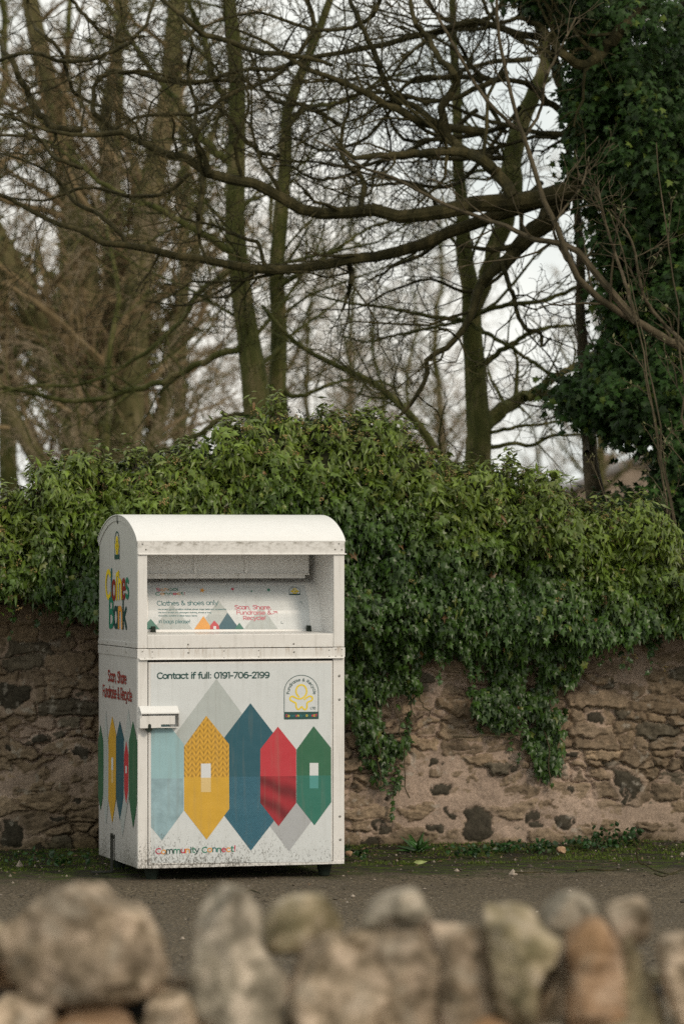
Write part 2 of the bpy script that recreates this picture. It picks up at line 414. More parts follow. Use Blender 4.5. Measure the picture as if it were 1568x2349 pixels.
# ------------------------------------------------------------------ clothes bank
TH = math.radians(16.3); CT, ST = math.cos(TH), math.sin(TH)
FLX = (316.2 - HX) / F * 20.5
W, D = 1.148, .95
bank = empty('clothes_bank', (FLX, 0, 0), TH)
tag(bank, 'white metal clothes donation bank with round roof and coloured printed houses', 'clothes bank')
def ray_bin(x, y):
    """camera ray through a photograph pixel, in bin coordinates"""
    o = np.array([0 - FLX, CAMY, CAMZ]); d = np.array([(x - HX) / F, 1, (HY - y) / F])
    R = lambda p: np.array([p[0] * CT + p[1] * ST, -p[0] * ST + p[1] * CT, p[2]])
    return R(o), R(d)
def on_front(x, y, v=0.0):
    o, d = ray_bin(x, y); t = (v - o[1]) / d[1]; p = o + d * t; return (p[0], p[2])
def on_side(x, y):
    o, d = ray_bin(x, y); t = (0 - o[0]) / d[0]; p = o + d * t; return (p[1], p[2])
k1 = lambda cx, cy, ox=330, oy=1850, s=1.63333: ((ox + cx / s) * .6272, (oy + cy / s) * .6272)
c1 = lambda cx, cy, v=0.0: on_front(*k1(cx, cy), v)
c2 = lambda cx, cy, v=0.0: on_front(*k1(cx, cy, 330, 2500), v)
c8 = lambda cx, cy: on_front(*k1(cx, cy, 980, 2400, 6.0308))
c4 = lambda cx, cy: on_side(*k1(cx, cy, 340, 1850, 1.6786))
ZB = .0677; ZSEAM = c1(300, 852)[1]; ZE = c1(300, 291)[1]; ZF = c1(300, 213)[1]; ZT = 1.958
UL = c1(341, 700)[0]; UR = c1(1453, 600)[0]
ZS = c1(700, 770)[1]                                       # sill front edge
DUL, DUR = c2(346, 600)[0], c2(1447, 600)[0]               # door edges
ZBAND = c1(300, 918)[1]
# roof arc
sag = ZT - ZF
def arc_z(v):
    c = D / 2; h = D / 2 + .006; Rr = (h * h + sag * sag) / (2 * sag)
    t = min(1, abs(v - c) / h); circ = (math.sqrt(max(0, Rr * Rr - (v - c) ** 2)) - (Rr - sag)) / sag
    return ZF + sag * (.75 * circ + .25 * math.sqrt(max(0, 1 - t ** 2.6)))
vs = np.linspace(-.004, D + .004, 33)

b = MB()                                                    # lower cabinet
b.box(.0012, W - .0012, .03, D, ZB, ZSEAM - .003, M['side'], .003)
b.box(.0, DUL - .002, .0, .03, ZB, ZSEAM - .003, M['white'], .0025)
b.box(DUR + .003, W, .0, .03, ZB, ZSEAM - .003, M['white'], .0025)
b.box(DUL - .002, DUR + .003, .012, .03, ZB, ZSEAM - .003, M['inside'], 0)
low = b.build('lower_cabinet', bank)
b = MB()                                                    # upper cabinet: cheeks, back, shelf
prof = [(v, arc_z(v) - .004) for v in vs]
def cheek(u0, u1, mat):
    p = [(.02, ZSEAM)] + [(.02, ZF - .01)] + [(v, z) for v, z in prof if v > .02 and v < D - .003] + [(D - .001, ZSEAM)]
    b.prism(p, u0, u1, mat)
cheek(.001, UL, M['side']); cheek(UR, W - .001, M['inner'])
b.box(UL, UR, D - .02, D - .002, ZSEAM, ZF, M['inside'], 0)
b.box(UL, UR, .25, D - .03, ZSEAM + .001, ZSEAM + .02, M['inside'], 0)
up = b.build('upper_cabinet', bank)
b = MB()
b.box(.0, UL, .0, .022, ZSEAM, ZE + .004, M['white'], .0025)
b.box(UR, W, .0, .022, ZSEAM, ZE + .004, M['white'], .0025)
b.box(UL + .001, UR - .001, .001, .02, ZSEAM, ZS, M['white'], .002)
sl = [(.003, ZS - .002), (.003, ZS + .0015), (.245, ZS + .011), (.245, ZS - .002)]
b.prism(sl, UL + .001, UR - .001, M['white'])
b.build('front_frame', bank)
b = MB()                                                    # fascia with folded lip
b.box(-.002, W + .001, -.005, .018, ZE, ZF, M['white_top'], .002)
b.box(.002, W + .010, -.010, .0, ZE - .002, ZE + .005, M['white'], .002)
b.build('eave_board', bank)
b = MB()                                                    # curved roof sheet
V = []; Fq = []
vv = np.linspace(-.006, D + .006, 41)
for u in (-.006, W + .004):
    for off in (.0, -.005):
        for v in vv: V.append((u, v, arc_z(np.clip(v, -.006, D + .006)) + .004 + off))
n = len(vv)
for i in range(n - 1):
    Fq += [[i, 2 * n + i, 2 * n + i + 1, i + 1], [n + i, n + i + 1, 3 * n + i + 1, 3 * n + i],
           [i, i + 1, n + i + 1, n + i], [2 * n + i, 3 * n + i, 3 * n + i + 1, 2 * n + i + 1]]
Fq += [[0, n, 3 * n, 2 * n], [n - 1, 3 * n - 1, 4 * n - 1, 2 * n - 1]]
b.add(V, Fq, M['roofw'])
roof = b.build('roof', bank, smooth=True)
mod = roof.modifiers.new('edges', 'EDGE_SPLIT'); mod.split_angle = .6
b = MB()                                                    # gable trim strip
tr = [(v, arc_z(v) - .004) for v in vs]; tr2 = [(.5 * D + (v - .5 * D) * .945, z - .026) for v, z in tr]
nn = len(tr); V = [(-.003, v, z) for v, z in tr] + [(-.003, v, z) for v, z in tr2] + [(.0, v, z) for v, z in tr] + [(.0, v, z) for v, z in tr2]
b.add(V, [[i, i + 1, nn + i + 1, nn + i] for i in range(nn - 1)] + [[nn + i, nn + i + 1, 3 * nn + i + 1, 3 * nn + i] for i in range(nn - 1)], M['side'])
b.box(-.004, .0, D / 2 - .008, D / 2 + .008, ZT - .045, ZT - .0, M['dark_rubber'], 0)  # dark block standing in for the shaded slot at the roof peak
b.build('gable_trim', bank)
b = MB()                                                    # joining band round the seam
b.box(-.003, W + .002, -.006, .0, ZBAND + .004, ZSEAM - .004, M['white'], .0015)
b.prism([(-.006, ZBAND + .006), (-.016, ZBAND + .001), (-.016, ZBAND - .003), (0, ZBAND - .003), (0, ZBAND + .006)], .008, W - .004, M['white'], bev=.001)
za, zb = c4(200, 834)[1], c4(200, 925)[1]
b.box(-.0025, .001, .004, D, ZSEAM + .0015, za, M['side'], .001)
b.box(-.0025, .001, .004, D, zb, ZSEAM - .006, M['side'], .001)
b.build('seam_band', bank)
# curved drum of the chute
KD = [(ZS + .009, .24), (c1(700, 640)[1], .262), (c1(700, 560)[1], .30), (c1(700, 500)[1], .345), (c1(700, 462)[1], .385), (c1(700, 444)[1], .44), (c1(700, 425)[1], .56)]
KD = [(z, v) for z, v in KD]
zs_ = [k[0] for k in KD]; vs_ = [k[1] for k in KD]
def drum_v(z):
    return float(np.interp(z, zs_, vs_))
zz = np.concatenate([np.linspace(zs_[0], zs_[5], 26), [zs_[6]]])
vsm = np.array([np.mean([drum_v(z + dz) for dz in (-.02, -.012, -.005, 0, .005, .012, .02)]) if z < zs_[5] else .56 for z in zz]); vsm[0] = .24
def drum_v(z): return float(np.interp(z, zz, vsm))
V = [(u, v, z) for u in (UL, UR) for z, v in zip(zz, vsm)]; n = len(zz)
drum = mesh_np('chute_drum', V, [[i, n + i, n + i + 1, i + 1] for i in range(n - 1)], [M['inner']], bank, smooth=True)
def c3(cx, cy):
    x, y = k1(cx, cy, 520, 2020, 2.1778); v = .3
    for _ in range(6):
        u, z = on_front(x, y, v); v = drum_v(z)
    return (u, z)
c1d = lambda cx, cy: c3(((330 + cx / 1.63333) - 520) * 2.1778, ((1850 + cy / 1.63333) - 2020) * 2.1778)
def to_drum(P, off):
    return np.array([(u, drum_v(z) - off - .001, z) for u, z in P])
def to_front(P, off): return np.array([(u, -off, z) for u, z in P])
def to_side(P, off): return np.array([(-off, v, z) for v, z in P])
# hanging upper flap with three pressed panels
b = MB(); vf = .36
zt_ = ZE + .04; zl = c1(700, 410, vf)[1]; zlb = c1(700, 434, vf)[1]; uf = c1(1305, 400, vf)[0]
b.box(UL - .0, uf, vf, vf + .01, zl, zt_, M['inner'], 0)
for cx in (625, 930):
    uu = c1(cx, 400, vf)[0]; b.box(uu - .009, uu + .009, vf - .012, vf, zl + .002, zt_, M['inner'], .003)
b.box(UL, uf, vf - .016, vf + .01, zl - .004, zl + .006, M['white'], .003)
b.box(UL, c1(1278, 420, vf)[0], vf - .012, vf - .004, zlb, zl - .004, M['white'], .001)
b.build('chute_flap', bank)
for cx in (371, 1297):
    b = MB(); u, z = c3((330 + cx / 1.6333 - 520) * 2.1778, (1850 + 762 / 1.6333 - 2020) * 2.1778)
    w = .012; b.prism([(u - w, ZS + .008), (u + w, ZS + .008), (u + w * .8, ZS + .042), (u - w * .8, ZS + .042)], .20, .232, M['dark_rubber'], 'y', .002)
    b.build('bumper', bank)

# door ---------------------------------------------------------------
zd0, zd1 = c2(700, 1076)[1], c1(700, 932)[1]
b = MB()
b.box(DUL + .0015, DUR - .0015, -.004, .011, zd0, zd1, M['white'], .003)
b.box(DUL - .002, W - .001, -.003, .001, ZB, zd0 - .002, M['white'], .001)
door = b.build('door', bank)
def poly(mb, pts, mat, layer, cv=c2, to3=to_front):
    P = [cv(*p) for p in pts]; V = to3(P, .0046 + layer * .00025 if to3 is to_front else .0006 + layer * .0002)
    mb.add(V, [list(range(len(P)))], mat)
def house(mb, pts, ysplit, mt, mbm, layer, cv=c2, to3=to_front):
    """six-sided printed house split at a line into two prints; pts apex, right eave, right foot, bottom, left foot, left eave"""
    a, re, rf, bo, lf, le = pts
    poly(mb, [a, re, (re[0], ysplit), (le[0], ysplit), le], mt, layer, cv, to3)
    poly(mb, [(le[0], ysplit), (re[0], ysplit), rf, bo, lf], mbm, layer, cv, to3)
art = MB()
poly(art, [(361, -118), (1437, -122), (1437, 1066), (361, 1072)], M['vinyl'], 0)
poly(art, [(752, -28), (1010, 320), (1010, 560), (470, 560), (470, 352)], M['pale1'], 1)
poly(art, [(1185, 1002), (1322, 818), (1225, 690), (1060, 838)], M['pale2'], 1)
house(art, [(425, 190), (557, 360), (557, 760), (428, 936), (363, 858), (363, 270)], 567, M['ltblue'], M['ltblue2'], 2)
house(art, [(955, 117), (1094, 298), (1094, 822), (958, 998), (800, 790), (800, 322)], 556, M['teal'], M['denim'], 3)
house(art, [(692, 192), (828, 362), (829, 748), (694, 932), (560, 758), (560, 375)], 560, M['knit'], M['yellow'], 4)
house(art, [(1119, 257), (1228, 393), (1228, 712), (1123, 852), (1014, 712), (1014, 392)], 553, M['red'], M['satin'], 4)
house(art, [(1332, 254), (1436, 385), (1437, 708), (1337, 846), (1230, 710), (1230, 395)], 549, M['green'], M['green2'], 5)
poly(art, [(660, 478), (719, 477), (719, 562), (660, 562)], M['window'], 6)
poly(art, [(660, 562), (719, 562), (719, 648), (660, 648)], M['tan'], 6)
poly(art, [(1308, 474), (1360, 474), (1360, 549), (1308, 549)], M['window'], 6)
poly(art, [(1308, 549), (1360, 549), (1360, 626), (1308, 626)], M['aqua'], 6)
art.build('printed_houses', door)
OF = .0056
t = MB()
text(t, 'Contact if full: 0191-706-2199', c1(398, 1032), c1(1070, 1027), c1(0, 1032)[1] * 0 + (c1(400, 998)[1] - c1(400, 1032)[1]), .0033, M['ink'], to_front, OF)
t.build('phone_lettering', door)
CC = [M['inkred'], M['inkor'], M['ink'], M['inkgn'], M['inkred'], M['inkor'], M['inkteal'], M['inkgn'], M['ink'], M['inkgn'], M['inkor'], M['inkteal'], M['inkgn'], M['inkred'], M['inkor'], M['inkgn'], M['inkred']]
t = MB()
text(t, 'Community Connect!', c2(390, 1018), c2(868, 1001), c2(400, 985)[1] - c2(400, 1018)[1] - .001, .0028, CC, to_front, OF, jit=.35)
t.build('slogan_lettering', door)
# round-topped badge
def badge(mb, cv, to3, lay, hw, full=True, ocol=None, ycol=None):
    ocol = ocol or M['ink']; ycol = ycol or M['inkyel']
    cx, cy, rx, ry = 727, 790, 376, 372
    out = [(cx - rx, 1385)] + [(cx + rx * math.cos(a), cy - ry * math.sin(a)) for a in np.radians(np.linspace(180, 0, 30))] + [(cx + rx, 1385)]
    ribbon(mb, [cv(*p) for p in out], hw, ocol, to3, lay)
    mb.add(to3([cv(352, 1228), cv(1106, 1222), cv(1108, 1362), cv(1085, 1385), cv(362, 1396), cv(350, 1370)], lay + .0001), [[0, 1, 2, 3, 4, 5]], ocol)
    fig = catmull([(672, 890), (625, 830), (612, 750), (650, 665), (727, 632), (800, 660), (842, 740), (838, 820), (790, 895), (700, 940), (610, 920), (535, 885), (485, 910), (487, 965), (550, 1005), (608, 1040), (615, 1120), (650, 1170), (690, 1160), (735, 1115), (775, 1160), (820, 1175), (850, 1130), (855, 1030), (900, 1000), (960, 970), (968, 905), (910, 880), (850, 912), (795, 950)], 5)
    ribbon(mb, [cv(*p) for p in fig], hw * 2.7, ycol, to3, lay)
    if not full: return
    s = 'Fundraise & Recycle'; w = [G[c][0] for c in s]; tot = sum(w); a0, a1 = 187, -8; acc = 0
    for c, ww in zip(s, w):
        a = math.radians(a0 + (a1 - a0) * (acc + ww / 2) / tot); acc += ww
        r1, r2 = 262, 258
        ctr = np.array([cx + r1 * math.cos(a), cy + 15 - r2 * math.sin(a)]); tx = np.array([math.sin(a), math.cos(a)]); upv = np.array([math.cos(a), -math.sin(a)])
        for j, g in enumerate(G[c][1]):
            P = stroke_pts(g); Q = [cv(*(ctr + tx * (p[0] - ww / 2) * 9.3 + upv * p[1] * 8.6)) for p in P]
            ribbon(mb, Q, .00135, ocol, to3, lay + .0001 * j)
t = MB(); badge(t, c8, to_front, OF, .0016)
text(t, 'LTD', c8(925, 1168), c8(1042, 1168), c8(0, 1122)[1] - c8(0, 1168)[1], .0011, M['ink'], to_front, OF)
text(t, 'Community Connect!', c8(380, 1338), c8(1075, 1322), c8(0, 1280)[1] - c8(0, 1330)[1], .0015, [M['inkred'], M['inkyel'], M['inkteal'], M['inkteal'], M['inkred'], M['inkyel'], M['inkteal'], M['inkteal'], M['inkteal'], M['inkteal'], M['inkyel'], M['inkteal'], M['inkteal'], M['inkred'], M['inkyel'], M['inkred']], to_front, OF + .0004, jit=.3)
t.build('badge', door)

# lock: sloping hood, end plate, sliding bar, padlock ------------------
lk = MB(); (u0, z0), (u1, z1) = c2(292, 134, -.0), c2(520, 134)
zh = c2(300, 183, -.05)[1]
lk.prism([(-.002, z0), (-.052, zh + .006), (-.052, zh), (-.049, zh), (-.002, z0 - .006)], u0, u1, M['roofw'])
zb_ = c2(500, 262)[1]
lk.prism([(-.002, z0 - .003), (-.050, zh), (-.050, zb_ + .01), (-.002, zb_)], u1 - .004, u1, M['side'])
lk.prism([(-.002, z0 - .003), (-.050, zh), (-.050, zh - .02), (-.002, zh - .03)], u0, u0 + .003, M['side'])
lk.box(u0 + .06, u1 - .004, -.045, -.002, zb_, zb_ + .005, M['white'], .001)
lock = lk.build('lock_housing', bank)
lb = MB(); ub0, zb0 = c2(297, 268, -.045); ub1, zb1 = c2(507, 192, -.045); um, _ = c2(423, 260, -.045); _, zm = c2(423, 245, -.045)
un, _ = c2(355, 260, -.045); r = .0085; arc = [(un + r * math.cos(a), zb0 + .014 + r * math.sin(a)) for a in np.radians(np.linspace(0, 180, 8))]
lb.prism([(ub0, zb1), (ub0, zb0), (un - r, zb0)] + arc[::-1] + [(un + r, zb0), (um, zb0 + .002), (um, zm), (ub1, zm), (ub1, zb1)], -.047, -.006, M['white'], 'y', .0015)
lb.build('lock_bar', lock)
pk = MB(); pk.cyl((un, -.044, zb0 + .008), (un, -.02, zb0 + .008), .011, .011, M['dark_rubber']); pk.cyl((un, -.04, zb0 - .004), (un, -.014, zb0 - .004), .017, .017, M['dark_rubber'])
pk.build('padlock', lock)

# bolts, each a part ----------------------------------------------------
def dome(r):
    bm = bmesh.new(); bmesh.ops.create_uvsphere(bm, u_segments=12, v_segments=8, radius=r)
    bmesh.ops.delete(bm, geom=[v for v in bm.verts if v.co.y > .0005], context='VERTS')
    for v in bm.verts: v.co.y *= .6
    m = MB(); m.bm(bm, M['white']); return m
bolt0 = None
def bolt(u, v, z, side=False, s=1.0):
    global bolt0
    if bolt0 is None: bolt0 = dome(.0055).build('bolt', bank, smooth=True); o = bolt0
    else: o = bolt0.copy(); COL.objects.link(o); o.parent = bank
    o.location = (u, v, z); o.scale = (s, s, s)
    if side: o.rotation_euler = (0, 0, -math.pi / 2)
for cx, cy in [(585, 828), (1215, 824)]: bolt(c1(cx, cy)[0], .001, c1(cx, cy)[1])
for cx, cy in [(585, 877), (1215, 873), (798, 866), (1004, 864), (798, 908), (1004, 903), (310, 871), (370, 872), (325, 911), (370, 909), (1425, 862), (1463, 858), (1500, 857), (1425, 900), (1463, 898), (1500, 896)]:
    bolt(c1(cx, cy)[0], -.006, c1(cx, cy)[1], s=1 if cx in (585, 1215) else .7)
for cx, cy in [(311, 228), (332, 261), (1461, 260), (1482, 226), (1500, 262), (1482, 296 - 8)]: bolt(c1(cx, cy)[0], -.005, c1(cx, cy)[1], s=.9)
for u, z in [c1(1486, 1015), c2(1487, 95), c2(1490, 793), c2(1492, 932)]: bolt(u, 0, z, s=1.35)
for u, z in [c2(1463, 1063), c2(1500, 1060)]: bolt(u, 0, z, s=.6)
for v, z in [c4(95, 838), c4(208, 848)]: bolt(-.002, v, z + .002, True, 1.3)
for v, z in [c4(93, 888), c4(208, 896)]: bolt(-.002, v, z, True, 1.3)
for i in range(3, 30, 2):
    v = .5 * D + (vs[i] - .5 * D) * .965; bolt(-.003, v, arc_z(vs[i]) - .017, True, .5)

# chute label -------------------------------------------------------------
def grid_on(cv, to3, pts4, mat, mb, off, nx=2, ny=14):
    a, b_, c_, d_ = [np.array(cv(*p)) for p in pts4]; V = []; Fc = []
    for j in range(ny + 1):
        for i in range(nx + 1):
            s, q = i / nx, j / ny; V.append((a * (1 - s) + b_ * s) * (1 - q) + (d_ * (1 - s) + c_ * s) * q)
    for j in range(ny):
        for i in range(nx): k = j * (nx + 1) + i; Fc.append([k, k + 1, k + nx + 2, k + nx + 1])
    mb.add(to3(V, off), Fc, mat)
def tri_on(apex, bl, br, mat, mb, off, n=10):
    a, l, r = [np.array(c3(*p)) for p in (apex, bl, br)]; V = []; Fc = []
    for j in range(n + 1):
        q = j / n; V += [a * (1 - q) + l * q, a * (1 - q) + r * q]
    for j in range(n): Fc.append([2 * j, 2 * j + 1, 2 * j + 3, 2 * j + 2])
    mb.add(to_drum(V, off), Fc, mat)
lab = MB()
grid_on(c3, to_drum, [(40, 262), (1290, 262), (1336, 612), (40, 614)], M['vinyl'], lab, .0004)
tri_on((232, 410), (90, 612), (400, 612), M['pale1'], lab, .0008)
tri_on((605, 378), (440, 612), (770, 612), M['pale1'], lab, .0009)
tri_on((945, 430), (810, 612), (1080, 612), M['pale1'], lab, .0008)
tri_on((68, 530), (-10, 613), (140, 613), M['green2'], lab, .0012)
tri_on((487, 508), (413, 613), (560, 613), M['inkor'], lab, .0012)
tri_on((677, 480), (595, 612), (775, 612), M['teal'], lab, .0014)
tri_on((773, 560), (735, 612), (810, 611), M['green2'], lab, .0016)
P = [c3(*p) for p in [(573, 543), (608, 580), (615, 612), (540, 613), (541, 582)]]; lab.add(to_drum(P, .0018), [[0, 1, 2, 3, 4]], M['red'])
P = [c3(*p) for p in [(566, 588), (588, 588), (588, 612), (566, 612)]]; lab.add(to_drum(P, .0020), [[0, 1, 2, 3]], M['window'])
def star(cx, cy, r, mat, rot=.2):
    P = [c3(cx + (r if i % 2 == 0 else r * .42) * math.sin(rot + i * math.pi / 5), cy - (r if i % 2 == 0 else r * .42) * .9 * math.cos(rot + i * math.pi / 5)) for i in range(10)]
    P.append(c3(cx, cy)); lab.add(to_drum(P, .0012), [[i, (i + 1) % 10, 10] for i in range(10)], mat)
star(478, 303, 25, M['inkor']); star(719, 292, 17, M['inkred'], .5); star(871, 310, 10, M['inkgn']); star(1005, 299, 19, M['inkgn'], .4)
sticker = lab.build('chute_label', drum)
lt = MB(); O2 = .0015
def tx(s, a, b_, cap, hw, mats, **k):
    A_, B_ = c3(*a), c3(*b_); ch = c3(a[0], a[1] - cap)[1] - A_[1]; text(lt, s, A_, B_, ch, hw, mats, to_drum, O2, **k)
SCc = [M['inkred'], M['inkor'], M['inkor'], M['inkgn'], M['inkgn'], M['inkteal']]
tx('School', (112, 308), (292, 302), 22, .0015, SCc, jit=.5)
tx('Connect!', (106, 342), (346, 339), 22, .0015, [M['inkgn'], M['inkor'], M['inkgn'], M['inkgn'], M['inkred'], M['inkor'], M['inkgn'], M['inkred']], jit=.4)
tx('Clothes & shoes only', (120, 424), (606, 418), 34, .0016, M['inkteal'], jit=.25)
tx('We accept good condition clothes, shoes, bags, belts and accessories', (126, 459), (670, 458), 10, .0007, M['inkteal'])
tx("We don't accept any damaged clothing, shoes or bag", (128, 484), (550, 484), 10, .0007, M['inkteal'])
tx('No books, curtains or other heavy items.', (130, 510), (440, 510), 10, .0007, M['inkteal'])
tx('in bags please!', (132, 563), (384, 565), 26, .0013, M['inkteal'], jit=.2)
tx('Scan, Share,', (735, 452), (1030, 453), 30, .0016, M['inkred'], jit=.25)
tx('Fundraise & ', (750, 494), (1045, 494), 29, .0016, M['inkred'], jit=.25)
tx('>', (1030, 494), (1082, 494), 29, .0015, M['inkred'])
tx('Recycle!', (803, 538), (985, 538), 30, .0016, M['inkred'], jit=.25)
for pp in ([(1252, 394), (1270, 394), (1270, 408)], [(1106, 550), (1106, 566), (1122, 566)]): ribbon(lt, [c3(*p) for p in pp], .001, M['ink'], to_drum, O2)
sb = lambda cx, cy: c3(1170 + (cx - 350) * .113, 276 + (cy - 418) * .066)
badge(lt, sb, to_drum, O2, .0009, False)
lt.build('lettering', sticker)

# side print ---------------------------------------------------------------
sp = MB()
def sh(pts, mt, mbm, ys, lay): house(sp, pts, ys, mt, mbm, lay, c4, to_side)
poly(sp, [(219, 1245), (241, 1410), (241, 1640), (192, 1640), (192, 1450)], M['pale1'], 1, c4, to_side)
poly(sp, [(82, 1250), (98, 1500), (98, 1780), (82, 1960), (62, 1780), (62, 1500)], M['pale1'], 1, c4, to_side)
poly(sp, [(166, 1640), (222, 1640), (222, 1780), (182, 2035), (166, 1900)], M['pale1'], 1, c4, to_side)
sh([(48, 1345), (67, 1465), (65, 1770), (49, 1870), (34, 1790), (34, 1440)], M['green'], M['green'], 1620, 3)
sh([(120, 1290), (143, 1400), (142, 1800), (120, 1950), (96, 1800), (97, 1420)], M['yellow'], M['yellow'], 1610, 3)
sh([(166, 1320), (192, 1430), (190, 1790), (167, 1935), (143, 1790), (143, 1430)], M['teal'], M['teal'], 1600, 2)
sh([(206, 1440), (220, 1530), (218, 1750), (206, 1835), (193, 1740), (193, 1530)], M['red'], M['red'], 1640, 3)
sh([(247, 1320), (274, 1450), (272, 1830), (248, 1980), (222, 1790), (222, 1450)], M['green'], M['green'], 1610, 4)
for x0, x1, y0, y1 in ((115, 127, 1546, 1622), (202, 210, 1597, 1642)):
    poly(sp, [(x0, y0), (x1, y0), (x1, y1), (x0, y1)], M['window'], 6, c4, to_side)
poly(sp, [(115, 1622), (127, 1622), (127, 1700), (115, 1700)], M['tan'], 6, c4, to_side)
sp.build('side_print', low)
st = MB()
def txs(s, a, b_, cap, hw, mats, **k):
    A_, B_ = c4(*a), c4(*b_); ch = c4(a[0], a[1] - cap)[1] - A_[1]; text(st, s, A_, B_, ch, hw, mats, to_side, .002, **k)
txs('Scan, Share', (94, 1072), (207, 1092), 62, .0055, M['inkdred'], jit=.15)
txs('Fundraise & Recycle', (62, 1168), (241, 1198), 66, .0052, M['inkdred'], jit=.15)
st.build('side_lettering', low)
st = MB()
txs('Cl', (80, 560), (120, 566), 160, .0135, [M['inkyel'], M['inkteal']])
txs('o@hes', (120, 572), (222, 560), 150, .0125, [M['inkdred'], M['inkyel'], M['inkyel'], M['inkdred'], M['inkgn']])
txs('Bank', (100, 738), (208, 748), 160, .0135, [M['inkgn'], M['ink'], M['inkor'], M['ink']])
scv = lambda cx, cy: c4(136 + (cx - 350) * .036, 160 + (cy - 418) * .172)
badge(st, scv, to_side, .002, .004, False, M['ink'], M['inkyel'])
st.build('title_lettering', up)

# feet and bracket ------------------------------------------------------------
for u, v in ((.1, .1), (W - .085, .1), (.1, D - .1), (W - .085, D - .1)):
    b = MB(); b.cyl((u, v, .0), (u, v, ZB + .002), .028, .045, M['dark_rubber'], 20); b.build('foot', bank)
b = MB(); (bv, bz) = c4(131, 2010)
b.box(-.02, -.008, bv - .012, bv + .012, .003, bz, M['steel'], .002); b.box(-.13, -.008, bv - .012, bv + .012, .001, .012, M['steel'], .002)
b.box(-.02, .004, bv - .012, bv + .012, bz - .03, bz - .01, M['steel'], .002)
b.build('floor_bracket', bank)

# ------------------------------------------------------------------ ground
gm = NT('asphalt'); o = gm.obj(); s = gm.sep(o)
g1 = gm.noise(o, 55, 5, .8); g2 = gm.noise(o, 1.3, 5, .6); vo = gm.n('ShaderNodeTexVoronoi', Scale=95.0); gm.l.new(o, vo.inputs['Vector'])
c_ = gm.ramp(g1, [(.34, (.014, .012, .006)), (.5, (.105, .082, .052)), (.64, (.30, .24, .16))])
c_ = gm.mix(gm.ramp(g2, [(.35, 0), (.7, .5)]), c_, (.08, .065, .045), 'MIX')
spk = gm.ramp(vo.outputs['Color'], [(.80, 0), (.86, 1)])
c_ = gm.mix(gm.math('MULTIPLY', spk, .35), c_, (.28, .25, .21))
# damp, mossy strip along the wall (distance from the wall line)
dist = gm.math('SUBTRACT', gm.math('ADD', gm.math('MULTIPLY', s[0], .2), 1.85), s[1])
mo = gm.math('ADD', dist, gm.math('MULTIPLY', gm.math('SUBTRACT', gm.noise(o, 2.2, 6, .65), .5), 2.4))
dirt_ = gm.ramp(gm.math('MULTIPLY', mo, .4), [(.46, 1), (.66, 0)])
c_ = gm.mix(gm.math('MULTIPLY', dirt_, .9), c_, gm.ramp(g1, [(.3, (.012, .013, .008)), (.7, (.05, .045, .03))]))
moss = gm.math('MULTIPLY', dirt_, gm.ramp(gm.noise(o, 5.5, 6, .7, (1, 2.5, 1)), [(.47, 0), (.57, 1)]))
c_ = gm.mix(moss, c_, gm.ramp(gm.noise(o, 120, 4), [(.3, (.022, .045, .004)), (.7, (.10, .14, .012))]))
gm.col(c_); gm.b.inputs['Roughness'].default_value = .9; gm.b.inputs['Specular IOR Level'].default_value = .25
gm.bump(g1, 1.0, .02)
# sheet: fine near the bin, coarse to the horizon
gx = np.concatenate([[-900, -200, -60, -20, -8], np.arange(-3.6, 3.61, .03), [8, 20, 60, 200, 900]])
gy = np.concatenate([[-60, -30], np.arange(-14, -5, .5), np.arange(-5, 2.8, .03), [5, 15, 60, 300, 1500]])
X, Y = np.meshgrid(gx, gy); near = (np.abs(X) < 3.55) & (Y > -5) & (Y < 2.7)
Z = np.where(near, (fbm(X * 9, Y * 9, seed=3) - .5) * .012 + (fbm(X * 1.1, Y * 1.1, seed=9) - .5) * .02, 0)
wd = 1.85 + .2 * X - Y; Z = np.where(near, Z + .05 * smooth(.5, 0, wd) - .004, -.004)
nx, ny = len(gx), len(gy); I = np.arange(nx * ny).reshape(ny, nx)
Q = np.stack([I[:-1, :-1], I[:-1, 1:], I[1:, 1:], I[1:, :-1]], -1).reshape(-1, 4)
ground = mesh_np('ground', np.stack([X, Y, Z], -1).reshape(-1, 3), Q, gm.m, smooth=True)
tag(ground, kind='structure')

# ------------------------------------------------------------------ rubble wall behind the bin
WA = math.atan(.2); CW, SW = math.cos(WA), math.sin(WA); WY = 1.85
rubble = empty('rubble_wall', (0, WY, 0), WA)
tag(rubble, 'rough rubble stone wall with pinkish mortar under the hanging ivy', 'wall')
def on_wall(x, y, v=0.0):
    o = np.array([0, CAMY - WY, CAMZ]); d = np.array([(x - HX) / F, 1, (HY - y) / F])
    R = lambda p: np.array([p[0] * CW + p[1] * SW, -p[0] * SW + p[1] * CW, p[2]])
    o, d = R(o), R(d); t = (v - o[1]) / d[1]; p = o + d * t; return p[0], p[2]
WL = 4.2; WH = 1.72; st_ = .0065
xs = np.arange(-WL, WL, st_); zs2 = np.arange(-.02, WH, st_); X, Z = np.meshgrid(xs, zs2)
wx = X + (fbm(X * 6, Z * 6, seed=21) - .5) * .17 + (fbm(X * 30, Z * 30, seed=22) - .5) * .04
wz = Z + (fbm(X * 5, Z * 8, seed=23) - .5) * .11 + (fbm(X * 30, Z * 40, seed=24) - .5) * .028
seeds = []; z = 0; r = np.random.default_rng(5)
while z < WH + .1:
    h = r.uniform(.04, .13); x = -WL - .2
    while x < WL + .2:
        w = h * r.uniform(1.2, 3.4); seeds.append((x + w / 2, z + h / 2 + r.normal(0, .02), w / 2, h / 2)); x += w
    z += h
seeds = np.array(seeds)
cob = []
